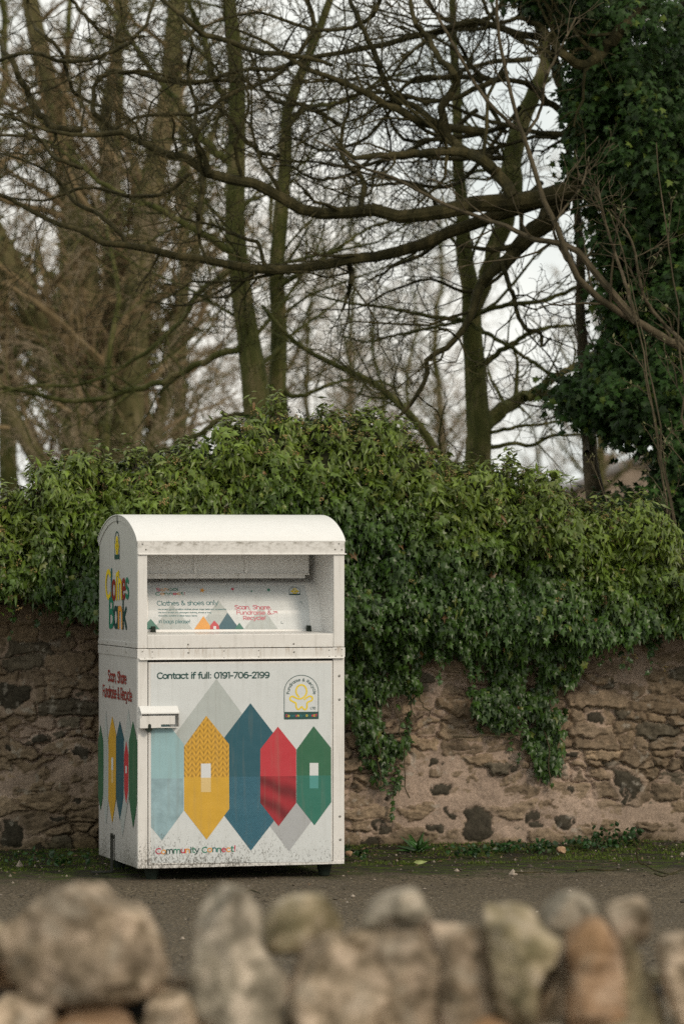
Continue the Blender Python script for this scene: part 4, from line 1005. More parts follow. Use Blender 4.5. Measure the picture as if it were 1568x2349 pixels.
bP, bR = grow(P1, R1, 8, 0, (25, 70), absL=(.25, .9), wander=.22, rr=.4); c1P, c1R = grow(aP, aR, 9, .45, (25, 65), wander=.22, K=6)
c2P, c2R = grow(bP, bR, 5, .5, (25, 65), wander=.25, K=5, rmin=.0028); d1P, d1R = grow(c1P, c1R, 4, .5, (25, 60), wander=.25, K=5, rmin=.003)
base = px3(1100, 1240, YR); base[2] = 0
tree_obj('forked_tree', 'olive barked tree with a curved side branch standing right of the picture centre', tuple(base), limb_tubes([t1, t2], 14),
         limb_tubes(b_, 8) + [tubes(aP, aR, 4), tubes(bP, bR, 4), tubes(c1P, c1R, 3), tubes(c2P, c2R, 3), tubes(d1P, d1R, 3)], BK_MOSS, BK_MOSS)
YS = 29.0
t1 = limb([(1050, 1330), (1040, 1100), (1004, 1045), (969, 990), (924, 935), (849, 875), (784, 845), (715, 810), (660, 770), (600, 700)], 0, 0, YS, ws=[30, 27, 24, 22, 19, 15, 13, 11, 8], jitter=.04)
aP, aR = grow(*stack([t1]), 26, 0, (30, 75), absL=(.4, 1.5), wander=.2, tmin=.2, rr=.35); c1P, c1R = grow(aP, aR, 8, .5, (25, 60), K=5, wander=.25, rmin=.003)
base = px3(1050, 1240, YS); base[2] = 0
tree_obj('leaning_tree', 'slender mossy tree leaning up to the left from behind the ivy', tuple(base), limb_tubes([t1], 10), [tubes(aP, aR, 4), tubes(c1P, c1R, 3)], BK_MOSS, BK_MOSS)
YQ = 26.2
t1 = limb([(1385, 1330), (1372, 1180), (1360, 1100), (1350, 1020), (1345, 960), (1340, 880), (1335, 780), (1330, 700), (1330, 600), (1325, 500), (1315, 430), (1300, 330)], 0, 0, YQ, ws=[64, 56, 46, 32, 27, 25, 23, 21, 19, 16, 12], jitter=.05)
t2 = limb([(1350, 1010), (1365, 930), (1385, 850), (1400, 700), (1420, 600)], 0, 0, YQ + .2, ws=[24, 20, 17, 13, 9], jitter=.06)
t3 = limb([(1345, 1040), (1330, 960), (1310, 920), (1290, 880), (1275, 850)], 0, 0, YQ - .1, ws=[16, 13, 10, 5], jitter=.1)
aP, aR = grow(*stack([t1, t2, t3]), 12, 0, (30, 75), absL=(.3, .8), wander=.2, rr=.3, tmin=.3); c1P, c1R = grow(aP, aR, 5, .5, (25, 60), K=5, wander=.25)
base = px3(1385, 1240, YQ); base[2] = 0
tree_obj('slender_tree', 'thin brown tree at the edge of the ivy clad tree, flared at its foot', tuple(base), limb_tubes([t1], 12), limb_tubes([t2, t3], 8) + [tubes(aP, aR, 4), tubes(c1P, c1R, 3)], BK_SAP, BK_SAP)
YL = 41.0
BK_TAN = bark('tan_olive_bark', (.055, .052, .018), (.115, .10, .042), (.20, .165, .09), 4)
st5 = [limb([(225, 1330), (180, 980), (120, 830), (65, 690), (0, 560), (-60, 430), (-90, 300)], 0, 0, YL, ws=[100, 86, 74, 64, 52, 40], jitter=.02),
       limb([(240, 1330), (215, 960), (195, 760), (190, 560), (160, 400), (110, 200), (70, 0), (60, -80)], 0, 0, YL + .6, ws=[110, 92, 78, 62, 48, 36], jitter=.02),
       limb([(265, 1330), (290, 960), (305, 800), (325, 600), (345, 440), (385, 250), (400, 60), (420, -80)], 0, 0, YL + .2, ws=[100, 84, 70, 60, 50, 38], jitter=.02),
       limb([(250, 1330), (252, 930), (258, 700), (262, 500), (240, 300), (275, 90), (290, -60)], 0, 0, YL + 1.0, ws=[70, 58, 48, 40, 30, 22], jitter=.03),
       limb([(280, 1330), (340, 1040), (385, 900), (400, 740), (450, 560), (470, 380), (520, 200)], 0, 0, YL + .4, ws=[46, 38, 32, 26, 20, 12], jitter=.03),
       limb([(210, 1330), (100, 1080), (30, 960), (-30, 820), (-80, 640)], 0, 0, YL - .2, ws=[60, 46, 38, 28, 18], jitter=.03)]
aP, aR = grow(*stack(st5), 15, 0, (25, 70), absL=(1.0, 2.8), wander=.15, tmin=.18, rr=.32, up=.04, rend=.3)
c1P, c1R = grow(aP, aR, 9, .42, (25, 65), wander=.22, K=6, rmin=.005); d1P, d1R = grow(c1P, c1R, 5, .5, (25, 60), wander=.24, K=5, rmin=.004)
base = px3(245, 1240, YL); base[2] = 0
fan = tree_obj('many_stemmed_tree', 'broad tan brown tree with several thick stems fanning out at the left', tuple(base), limb_tubes(st5, 14), [tubes(aP, aR, 5), tubes(c1P, c1R, 3), tubes(d1P, d1R, 3)], BK_TAN, BK_BROWN)
SP = np.concatenate([p for p, r in st5[:5]]); n = 9000; k = rng.integers(0, len(SP), n); pos = SP[k] + rng.normal(size=(n, 3)) * np.array([.2, .2, .25]); V, Fc, ii = leaves(OVATE, pos, rng.normal(size=(n, 3)) + [0, -.3, -.5], rng.normal(size=(n, 3)) + [0, -.6, .6], rng.uniform(.05, .09, n), 1.2)
keepm = fbm(pos[:, 0] * 1.5, pos[:, 2] * 1.5, seed=7) > .5; keepv = np.repeat(keepm, 6)
lc = np.array([.09, .085, .03]) * rng.uniform(.6, 1.5, n)[:, None]; mesh_np('ivy_foliage', V - base, Fc[np.repeat(keepm, 6)], LEAFD, fan, col=lc[ii])

# sapling reaching in from beyond the right edge
YP = 23.9
t1 = limb([(1800, 1330), (1740, 1050), (1660, 860), (1580, 805), (1509, 770), (1459, 735), (1384, 695), (1319, 630), (1295, 575), (1284, 535), (1254, 480), (1234, 425), (1219, 365), (1194, 300), (1174, 225), (1159, 160), (1149, 120), (1139, 50), (1139, -40)], 0, 0, YP, ws=[36, 34, 30, 27, 22, 18, 15, 13, 11, 9, 8, 6], jitter=.05)
b_ = [limb([(1190, 300), (1134, 250), (1094, 200), (1054, 130), (1024, 75), (984, 0), (970, -40)], 0, 0, YP, ws=[9, 8, 7, 6], jitter=.08),
      limb([(1459, 735), (1409, 680), (1364, 625), (1304, 565), (1224, 550), (1164, 520), (1084, 495), (999, 460), (909, 410), (834, 385), (784, 350), (720, 320)], 0, 0, YP + .1, ws=[20, 17, 14, 11, 9, 8, 6, 4], jitter=.08),
      limb([(1205, 310), (1240, 250), (1250, 180), (1290, 100), (1320, 40)], 0, 0, YP, ws=[8, 7, 6, 4], jitter=.1),
      limb([(1300, 600), (1270, 520), (1330, 430), (1350, 360)], 0, 0, YP, ws=[8, 6, 5, 3], jitter=.1),
      limb([(1459, 735), (1430, 640), (1390, 520), (1370, 430)], 0, 0, YP - .1, ws=[11, 8, 6, 4], jitter=.1),
      limb([(1580, 800), (1480, 690), (1450, 560), (1400, 480)], 0, 0, YP - .1, ws=[10, 8, 6, 4], jitter=.1)]
P1, R1 = stack([t1] + b_)
aP, aR = grow(P1, R1, 9, 0, (25, 60), absL=(.25, .75), wander=.14, rr=.45, up=.05, tmin=.25); c1P, c1R = grow(aP, aR, 4, .5, (25, 55), K=5, wander=.18, up=.05)
base = px3(1800, 1240, YP); base[2] = 0
tree_obj('young_tree', 'slim mossy young tree arching in from the right edge in front of the dark ivy', tuple(base), limb_tubes([t1], 10), limb_tubes(b_, 7) + [tubes(aP, aR, 5), tubes(c1P, c1R, 4)], BK_SAP, BK_SAP)
# budding shrub at the right edge
r0 = px3(1560, 1240, 23.2); r0[2] = 0; K = 26; st_l = []
for (ex, ey) in [(1400, 480), (1440, 640), (1500, 330), (1470, 830), (1350, 1060), (1590, 420)]:
    e = px3(ex, ey, 23.2 + rng.uniform(-.3, .4)); q = np.linspace(0, 1, K)[:, None]; mid = (r0 + e) / 2 + np.array([.25, 0, .1])
    P = (1 - q) ** 2 * r0 + 2 * q * (1 - q) * mid + q * q * e + rng.normal(size=(K, 3)) * .008; st_l.append((P, np.linspace(.011, .003, K)))
P1, R1 = stack(st_l); aP, aR = grow(P1, R1, 7, 0, (25, 55), absL=(.15, .5), wander=.15, rr=.6, tmin=.4, up=.04); c1P, c1R = grow(aP, aR, 3, .5, (25, 50), K=5, wander=.15, up=.04)
V, Fs, _ = join([tubes(P1, R1, 5), tubes(aP, aR, 4), tubes(c1P, c1R, 4)])
sh_root = empty('budding_shrub', tuple(r0)); tag(sh_root, 'spindly budding shrub with thin brown twigs at the right edge', 'shrub')
mesh_np('twigs', V - r0, Fs, BK_SAP, sh_root)
tips = np.concatenate([c1P[:, -1], aP[:, -1], c1P[:, 2]]); n = len(tips)
V, Fc, ii = leaves(OVATE, tips, rng.normal(size=(n, 3)) + [0, 0, 1.2], rng.normal(size=(n, 3)), rng.uniform(.014, .03, n), .8)
mesh_np('buds', V - r0, Fc, LEAF, sh_root, col=np.tile([.16, .15, .06], (len(V), 1)))

# ------------------------------------------------------------------ far woodland: bare trees, each copied from a few grown ones
def far_tree(seed, H=12, spread=1.0, nb=26, mat=BK_BROWN, thick=.2, ivy=0, lowest=.12, tw=9, fine=6):
    global rng
    keep = rng; rng = np.random.default_rng(seed); K = 26; q = np.linspace(0, 1, K)
    P = np.stack([(fbm(q * 3, q * 0 + seed, seed=seed) - .5) * 1.6 * q, (fbm(q * 3, q * 0 + seed + 9, seed=seed) - .5) * 1.2 * q, -.2 + q * (H + .2)], 1)
    R = thick * (1 - .8 * q); trunk = [tubes(P[None], R[None], 9)]
    aP, aR = grow(P[None], R[None], nb, 0, (35, 70), absL=(2.2 * spread, 4.6 * spread), wander=.13, tmin=lowest, rr=.42, up=.06, K=9, rend=.2, tdown=.55)
    bP, bR = grow(aP, aR, tw, .42, (25, 65), wander=.2, K=6, rr=.45, rmin=.006); cP, cR = grow(bP, bR, fine, .5, (25, 60), wander=.22, K=5, rr=.5, rmin=.0045)
    dP, dR = grow(cP, cR, 4, .55, (20, 55), wander=.22, K=4, rr=.6, rmin=.004)
    root = empty('bare_tree'); V, Fs, _ = join(trunk + [tubes(aP[:, :], aR, 6)]); mesh_np('trunk', V, Fs, BK_MOSS, root, smooth=True)
    V, Fs, _ = join([tubes(bP, bR, 3), tubes(cP, cR, 3), tubes(dP, dR, 3)]); mesh_np('branches', V, Fs, mat, root)
    if ivy:
        n = ivy; k = rng.integers(0, 24, n); pos = P[k] + rng.normal(size=(n, 3)) * np.array([.20, .20, .3]); na = len(aP) * 14
        j = np.repeat(np.arange(len(aP)), 14); kk = rng.integers(0, 5, na); pos = np.concatenate([pos, aP[j, kk] + rng.normal(size=(na, 3)) * .13])
        m_ = len(pos); V, Fc, ii = leaves(OVATE, pos, rng.normal(size=(m_, 3)) + [0, -.3, -.5], rng.normal(size=(m_, 3)) + [0, -.6, .6], rng.uniform(.06, .11, m_), 1.2)
        lc = np.array([.12, .105, .042]) * rng.uniform(.6, 1.5, m_)[:, None]; mesh_np('ivy_foliage', V, Fc, LEAFD, root, col=lc[ii])
    rng = keep; return root
protoA = far_tree(101, 12, 1.0, 30); protoB = far_tree(202, 13, .9, 30, BK_PINK, .17); protoC = far_tree(303, 11, .9, 15, BK_BROWN, .30, ivy=7000, lowest=.05, tw=6, fine=4)
protoD = far_tree(404, 10, 1.15, 26, BK_PINK, .14, lowest=.1, tw=8)
plan = [(15, 48, 'A', 3.3, .8, 'brown bare tree low at the left edge of the picture'), (210, 56, 'D', 1.9, .85, 'wide twiggy tree far behind the many stemmed tree'), (350, 47, 'D', .4, .62, 'low twiggy tree between the many stemmed tree and the twin stems'),  # photograph column, distance, prototype, turn, size, words
  
  (-75, 46, 'C', 5.0, 1.0, 'ivy covered trunk at the very left edge, beside the many stemmed tree'),
 (140, 50, 'B', 1.0, .8, 'pinkish bare tree low behind the left stems of the many stemmed tree'), (285, 52, 'A', 2.0, .85, 'brown bare tree low behind the right stems of the many stemmed tree'),
 (430, 50, 'B', 4.4, .75, 'pinkish bare tree close left of the twin stems'),
 (720, 56, 'D', .6, .62, 'pale bare tree just right of the twin stems'),
 (800, 64, 'B', 1.7, .6, 'pinkish bare tree in the gap at the picture centre'), (930, 60, 'D', 2.6, .62, 'spreading bare tree left of the forked tree'),
 (1010, 70, 'A', 3.9, .68, 'distant brown tree close left of the forked tree'), (620, 70, 'A', .2, .8, 'distant brown tree between the twin stems'),
 (1230, 88, 'D', 4.9, .55, 'faint small tree in the bright gap right of the forked tree'), (880, 46, 'D', 5.6, .5, 'low bushy bare tree showing over the ivy at the centre'),
 (1380, 60, 'A', 1.3, .6, 'bare tree glimpsed behind the ivy clad tree'), (240, 36, 'D', 3.0, .5, 'low twiggy bare tree in front of the many stemmed tree'),

 (1650, 50, 'A', .4, 1.0, 'bare tree beyond the right edge')]
PR = {'A': protoA, 'B': protoB, 'C': protoC, 'D': protoD}; seen = set()
for (xp, Yd, kd, rz, sc, words_) in plan:
    o = PR[kd] if kd not in seen else copy_tree(PR[kd]); seen.add(kd)
    o.location = ((xp - HX) / F * Yd, CAMY + Yd, -.1); o.rotation_euler = (0, 0, rz); o.scale = (sc, sc, sc)
    tag(o, words_, 'tree', 'bare trees of the wood behind the wall')

# ------------------------------------------------------------------ distant stone house behind the trees
YH = 62.0; hx0 = px3(1322, 1240, YH)[0]; ze = px3(0, 1112, YH)[2]; zr = px3(0, 1040, YH)[2]
hs = empty('stone_house', (hx0, CAMY + YH, 0)); tag(hs, 'distant brown stone house with a grey roof, half hidden by trunks at the right', 'house')
stm = flat_mat('house_stone', (.30, .235, .185), .9, .2, .3, 3); slt = flat_mat('slate', (.21, .195, .19), .7, .3, .25, 6)
b = MB(); b.prism([(0, 0), (0, ze), (1.1, zr - .1), (1.1, zr - .1), (2.2, ze), (2.2, 0)], 0, 5, stm, 'y'); b.build('wall', hs)
b = MB(); b.prism([(-.15, ze - .12), (-.15, ze - .04), (1.1, zr), (2.35, ze - .04), (2.35, ze - .12), (1.1, zr - .09)], -.15, 5.1, slt, 'y'); b.build('roof', hs)
b = MB(); b.box(.6, .95, 4.4, 4.8, zr - .6, zr + .1, stm, .01); b.build('chimney', hs)
# ------------------------------------------------------------------ ivy heaped over the wall
ivy = empty('ivy_bush', (0, WY, 0), WA)
tag(ivy, 'dense green ivy heaped over the rubble wall, trailing down behind the clothes bank', 'ivy')
TC = [(-500, 1150), (-200, 1120), (0, 1150), (60, 1135), (90, 1075), (200, 1062), (350, 1048), (450, 1018), (520, 990), (600, 958), (700, 968), (760, 952), (850, 968), (900, 1005), (960, 1045), (1050, 1088), (1150, 1095), (1250, 1128), (1350, 1168), (1450, 1172), (1510, 1225), (1550, 1290), (1620, 1330), (1800, 1300), (2100, 1280)]
BC = [(-500, 1400), (0, 1385), (100, 1395), (160, 1420), (225, 1450), (320, 1500), (600, 1560), (770, 1640), (800, 1680), (830, 1735), (860, 1800), (885, 1840), (925, 1835), (938, 1700), (948, 1620), (962, 1545), (1000, 1515), (1055, 1525), (1075, 1600), (1082, 1660), (1120, 1680), (1150, 1705), (1180, 1680), (1196, 1640), (1205, 1720), (1235, 1790), (1262, 1838), (1285, 1800), (1290, 1690), (1298, 1600), (1315, 1545), (1400, 1490), (1500, 1470), (1568, 1460), (1700, 1440), (2100, 1440)]
BC = [(x, y - 28) for x, y in BC]
def conv(Cn, v):
    p = np.array([on_wall(x, y, v) for x, y in Cn]); return p[:, 0], p[:, 1]
tx_, tz_ = conv(TC, .0); xq = np.arange(-3.4, 3.7, .04); tz_ = np.interp(xq, tx_, tz_) + (fbm(xq * 3.2, xq * 0, seed=82, oct=3) - .5) * .15; tx_ = xq; bx_, bz_ = conv(BC, -.08)
XL, XR = -3.3, 3.6
def ivy_out(x, z):
    T = np.interp(x, tx_, tz_); o = .03 + .07 * smooth(.45, .95, z) + .30 * smooth(.98, 1.42, z)
    return o * np.sqrt(np.clip((T - z + .015) / .34, 0.0, 1)) 
def ivy_point(x, z, back=None):
    y = -ivy_out(x, z); c = fbm(x * 4.2, z * 4.2, seed=81, oct=3) - .5
    return np.stack([x + 0, y - c * .42 * smooth(.9, 1.4, z), z + c * .06], -1)
n = 78000; x = rng.uniform(XL, XR, n); T = np.interp(x, tx_, tz_); B = np.interp(x, bx_, bz_) + (fbm(x * 22, x * 0, seed=83) - .5) * .10
q = rng.random(n); z = B + (T - B) * q; keep = rng.random(n) < np.clip((T - B) / 1.0, .15, 1); keep &= ~((z < 1.22) & (fbm(x * 11, z * 8, seed=84, oct=3) < .415 - .10 * smooth(.95, 1.2, z))); x, z, T, B = x[keep], z[keep], T[keep], B[keep]; n = len(x)
pos = ivy_point(x, z); e = .01
nx_ = ivy_point(x + e, z) - pos; nz2 = ivy_point(x, z + e) - pos; nr = unit(np.cross(nx_, nz2)); nr *= np.sign(-nr[:, 1:2] + 1e-6) 
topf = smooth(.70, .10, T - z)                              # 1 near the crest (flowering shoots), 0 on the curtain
dens = fbm(x * 9, z * 9, seed=85, oct=3)
inset = rng.exponential(.045, n) - .03; pos = pos - nr * inset[:, None] + nr * ((dens - .5) * .24)[:, None] + rng.normal(size=(n, 3)) * .012
low = (T - z) > .5
tip = np.where(low[:, None], np.array([0, -.32, -1.]), np.array([0, -.45, -.85])) + rng.normal(size=(n, 3)) * (.28 + .35 * topf)[:, None]
nn_ = nr * .9 + np.array([0, -.15, .55]) + rng.normal(size=(n, 3)) * (.30 + .25 * topf)[:, None]
f5 = rng.random(n) < (.9 - .75 * topf)
tn = rng.uniform(.65, 1.4, n) * (.85 + .5 * fbm(x * 2.5, z * 2.5, seed=87))
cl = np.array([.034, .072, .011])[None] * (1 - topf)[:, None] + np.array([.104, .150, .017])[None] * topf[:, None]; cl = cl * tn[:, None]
yl = rng.random(n) < (.02 + .10 * topf); cl[yl] = np.array([.13, .16, .03]) * rng.uniform(.7, 1.2, yl.sum())[:, None]
br = rng.random(n) < .003; cl[br] = np.array([.16, .09, .03])
sz = (.026 + .042 * rng.random(n) ** 1.4) * (1 + .22 * topf)
parts = []
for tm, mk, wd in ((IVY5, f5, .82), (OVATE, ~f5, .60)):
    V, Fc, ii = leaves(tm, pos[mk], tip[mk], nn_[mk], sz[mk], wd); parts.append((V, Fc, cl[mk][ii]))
# back slope behind the crest
n2 = 9000; x = rng.uniform(XL, XR, n2); T = np.interp(x, tx_, tz_); d = rng.uniform(0, .5, n2); z = T - d ** 1.3 * 1.2 + rng.normal(0, .02, n2)
p2 = np.stack([x, .02 + d, z], -1); V, Fc, ii = leaves(OVATE, p2, rng.normal(size=(n2, 3)) + [0, .4, -.3], rng.normal(size=(n2, 3)) * .5 + [0, .5, 1], rng.uniform(.04, .07, n2))
parts.append((V, Fc, np.tile([.05, .08, .02], (len(V), 1))))
# shoots standing up along the crest
ns_ = 420; x = rng.uniform(XL, XR, ns_); x = x + .05 * np.sin(x * 23); T = np.interp(x, tx_, tz_) + .04 * np.sin(x * 9); hgt = rng.uniform(.03, .19, ns_) * (rng.random(ns_) ** .6); K = 6
P = np.stack([np.stack([x + rng.normal(0, .015, ns_) * k * .6, -.06 + rng.normal(0, .1, ns_) * 0 - .0 * k + rng.normal(0, .01, ns_), T - .06 + (hgt + .06) * k / 5], -1) for k in range(K)], 1)
P[:, :, 1] += (rng.uniform(-.16, .12, ns_))[:, None]; shoot = tubes(P, np.tile(np.linspace(.0028, .0015, K), (ns_, 1)), 4)
li = np.repeat(np.arange(ns_), 11); kk = rng.uniform(1, 5, len(li)); ki = kk.astype(int); w = (kk - ki)[:, None]; ki = np.minimum(ki, 4)
pp = P[li, ki] * (1 - w) + P[li, np.minimum(ki + 1, 5)] * w; m_ = len(li); a = rng.uniform(0, 6.28, m_)
tip = np.stack([np.cos(a), np.sin(a), rng.uniform(-.7, .35, m_)], -1); V, Fc, ii = leaves(OVATE, pp, tip, np.tile([0, 0, 1.], (m_, 1)) + rng.normal(size=(m_, 3)) * .3, rng.uniform(.032, .062, m_), .8)
cs = np.array([.115, .15, .026])[None] * rng.uniform(.7, 1.5, m_)[:, None]; parts.append((V, Fc, cs[ii]))
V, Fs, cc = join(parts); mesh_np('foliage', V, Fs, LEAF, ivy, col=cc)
# trailing strands below the curtain
nt_ = 230; x = rng.uniform(XL, XR, nt_); Bz = np.interp(x, bx_, bz_) + rng.uniform(-.02, .25, nt_); ln = rng.uniform(.06, .26, nt_) * rng.random(nt_) ** .5 + .04; K = 7; q = np.linspace(0, 1, K)
TP = np.stack([np.stack([x + .03 * np.sin(x * 40) * t + rng.normal(0, .006, nt_), -.05 - .03 * np.sin(x * 31) - np.where(Bz > 1.1, .22, 0) * 1.0 + rng.normal(0, .004, nt_), Bz - ln * t], -1) for t in q], 1)
li = np.repeat(np.arange(nt_), 9); kk = rng.uniform(.5, 6, len(li)); ki = kk.astype(int); w = (kk - ki)[:, None]; ki = np.minimum(ki, 5)
pp = TP[li, ki] * (1 - w) + TP[li, ki + 1] * w; m_ = len(li); V, Fc, ii = leaves(IVY5, pp, rng.normal(size=(m_, 3)) * [.8, .3, .3] + [0, -.3, -.7], rng.normal(size=(m_, 3)) * .3 + [0, -.8, .5], rng.uniform(.018, .042, m_), .9)
strand_leaf = (V, Fc, (np.array([.036, .078, .016])[None] * rng.uniform(.6, 1.5, m_)[:, None])[ii]); V0, F0, C0 = join([strand_leaf])
V2, Fs2, _ = join([tubes(TP, np.full((nt_, K), .0016), 4)]); mesh_np('trailing_stems', V2, Fs2, BK_SAP, ivy); mesh_np('trailing_leaves', V0, F0, LEAF, ivy, col=C0)
# flower and berry heads
nu = 620; x = rng.uniform(XL, XR, nu); T = np.interp(x, tx_, tz_); z = T - rng.exponential(.22, nu) + .03; z = np.maximum(z, T - .9)
cp = ivy_point(x, np.minimum(z, T)); cp[:, 1] -= .05; cp[:, 2] = z + .01; nb_ = 9; ci = np.repeat(np.arange(nu), nb_); dd = unit(rng.normal(size=(len(ci), 3)) + [0, -.3, .5]); pb = cp[ci] + dd * rng.uniform(.012, .024, len(ci))[:, None]
OCT = (np.array([(0, 0, 1), (1, 0, 0), (0, 1, 0), (-1, 0, 0), (0, -1, 0), (0, 0, -1.)]), np.array([(0, 1, 2), (0, 2, 3), (0, 3, 4), (0, 4, 1), (5, 2, 1), (5, 3, 2), (5, 4, 3), (5, 1, 4)]))
V = pb[:, None, :] + OCT[0][None] * rng.uniform(.0035, .0055, len(ci))[:, None, None]; Fc = OCT[1][None] + (np.arange(len(ci)) * 6)[:, None, None]
stx = np.stack([cp[ci], pb], 1); stk = tubes(stx, np.full((len(ci), 2), .0009), 3)
cb = np.where(rng.random(nu) < .5, 1, 0)[ci][:, None] * np.array([.26, .20, .07]) + np.where(rng.random(nu) < .5, 0, 1)[ci][:, None] * np.array([.14, .085, .04]) + .01
V2, Fs2, _ = join([(V.reshape(-1, 3), Fc.reshape(-1, 3), np.zeros(len(V) * 6, int)), stk]); ccc = np.concatenate([np.repeat(cb, 6, axis=0), np.tile([.10, .11, .04], (len(stk[0]), 1))])
mesh_np('berry_heads', V2, Fs2, LEAFD, ivy, col=ccc)
# woody and trailing stems, and the dark tangle inside the heap
V2, Fs2, _ = join([shoot]); mesh_np('shoots', V2, Fs2, BK_SAP, ivy)
SS = []
for (xa, ya, xb_, yb, wd) in [(925, 1560, 985, 1640, 3), (1120, 1440, 1140, 1600, 3), (960, 1545, 930, 1700, 3), (1232, 1470, 1240, 1560, 5), (1284, 1455, 1290, 1600, 3), (1175, 1480, 1180, 1560, 3), (1040, 1690, 1190, 1690, 3.5), (905, 1600, 935, 1830, 3), (1245, 1640, 1262, 1800, 3), (1000, 1420, 1010, 1540, 3), (860, 1560, 872, 1800, 3), (1400, 1430, 1520, 1440, 3)]:
    a1, c1_ = on_wall(xa, ya, -.09); a2, c2_ = on_wall(xb_, yb, -.09); q = np.linspace(0, 1, 10)
    SS.append((np.stack([a1 + (a2 - a1) * q + rng.normal(0, .008, 10), -.085 - .05 * q * (1 - q) * 2 - .28 * smooth(1.0, 1.4, c1_ + (c2_ - c1_) * q) + rng.normal(0, .006, 10), c1_ + (c2_ - c1_) * q + rng.normal(0, .005, 10)], 1), np.full(10, wd / 2 / 392.)))
P = np.stack([p for p, r in SS]); R = np.stack([r for p, r in SS]); mesh_np('stems', *[(lambda j: j)(k) for k in join([tubes(P, R, 6)])[:2]], BK_SAP, ivy)
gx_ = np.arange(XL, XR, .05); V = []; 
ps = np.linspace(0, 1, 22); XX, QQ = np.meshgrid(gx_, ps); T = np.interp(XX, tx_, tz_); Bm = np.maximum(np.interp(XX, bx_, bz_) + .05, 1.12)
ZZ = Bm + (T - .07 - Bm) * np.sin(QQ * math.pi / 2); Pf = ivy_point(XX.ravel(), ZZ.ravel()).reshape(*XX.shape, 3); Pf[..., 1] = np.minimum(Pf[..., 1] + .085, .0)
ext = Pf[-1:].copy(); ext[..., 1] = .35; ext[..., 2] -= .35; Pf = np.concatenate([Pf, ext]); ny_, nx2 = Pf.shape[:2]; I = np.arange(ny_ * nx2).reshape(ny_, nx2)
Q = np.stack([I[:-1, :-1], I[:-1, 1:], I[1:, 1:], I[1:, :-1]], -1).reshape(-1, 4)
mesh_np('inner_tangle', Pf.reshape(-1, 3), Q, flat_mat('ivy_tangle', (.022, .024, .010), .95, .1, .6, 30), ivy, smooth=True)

# ------------------------------------------------------------------ dry stone wall in front of the camera
YF = 9.0
dsw = empty('dry_stone_wall', (0, CAMY + YF, 0)); tag(dsw, 'out of focus dry stone wall along the bottom with upright rounded cope stones', 'wall')
def stone_mat(name, a, b, c, rust=0.0):
    m = NT(name); o = m.obj(); n1 = m.noise(o, 15, 5, .7); col = m.ramp(n1, [(.34, a), (.5, b), (.64, c)])
    big = m.ramp(m.noise(o, 5, 2), [(.35, .72), (.65, 1.45)]); col = m.mix(1.0, col, big, 'MULTIPLY')
    lich = m.ramp(m.noise(o, 13, 5, .6), [(.55, 0), (.66, 1)]); col = m.mix(m.math('MULTIPLY', lich, .55), col, (.42, .36, .28))
    if rust: col = m.mix(m.math('MULTIPLY', m.ramp(m.noise(o, 6, 2), [(.42, 0), (.6, 1)]), rust), col, (.33, .19, .09))
    m.col(col); m.b.inputs['Roughness'].default_value = .9; m.b.inputs['Specular IOR Level'].default_value = .2
    m.bump(m.noise(o, 45, 5, .7), .8, .01); return m.m
SM = [stone_mat('stone_pink_buff', (.09, .068, .04), (.29, .225, .155), (.54, .42, .31)), stone_mat('stone_grey', (.085, .072, .05), (.25, .215, .16), (.50, .42, .33)),
      stone_mat('stone_rusty', (.16, .10, .055), (.36, .235, .145), (.50, .36, .25), .6), stone_mat('stone_olive', (.10, .085, .045), (.23, .19, .115), (.38, .31, .22))]
def boulder(cx, cz, w, h, d, seed, tilt=0, y=0, rough=.16, box=.35, sub=4):
    bm = bmesh.new(); bmesh.ops.create_icosphere(bm, subdivisions=sub, radius=1); V = np.array([v.co[:] for v in bm.verts]); Fc = np.array([[v.index for v in f.verts] for f in bm.faces]); bm.free()
    s = np.abs(V).max(1, keepdims=True); V = V * (1 - box) + V / s * box * .86
    nse = fbm(V[:, 0] * 1.3 + seed * 7.1, V[:, 1] * 1.3 + 5, V[:, 2] * 1.3 + seed, seed=seed, oct=4) - .5
    rid = np.abs(fbm(V[:, 0] * 2.1 + seed, V[:, 1] * 2.1, V[:, 2] * 2.1 + 3 * seed, seed=seed + 50, oct=3) - .5)
    rg = np.random.default_rng(seed)
    for _ in range(11):
        nn = unit(rg.normal(size=3)); dd = rg.uniform(.58, .90); V = V - np.maximum(0, V @ nn - dd)[:, None] * nn * .9
    fin = fbm(V[:, 0] * 6 + seed, V[:, 1] * 6, V[:, 2] * 6, seed=seed + 9, oct=3) - .5
    V = V * (1 + nse * rough * 4.6 - rid * rough * 2.6 + fin * rough * 2.2)[:, None]; V[:, 0] *= w / 2; V[:, 1] *= d / 2; V[:, 2] *= h / 2
    c, s2 = math.cos(tilt), math.sin(tilt); V = np.stack([V[:, 0] * c + V[:, 2] * s2, V[:, 1], -V[:, 0] * s2 + V[:, 2] * c], 1); return V + np.array([cx, y, cz]), Fc
m2 = YF / F
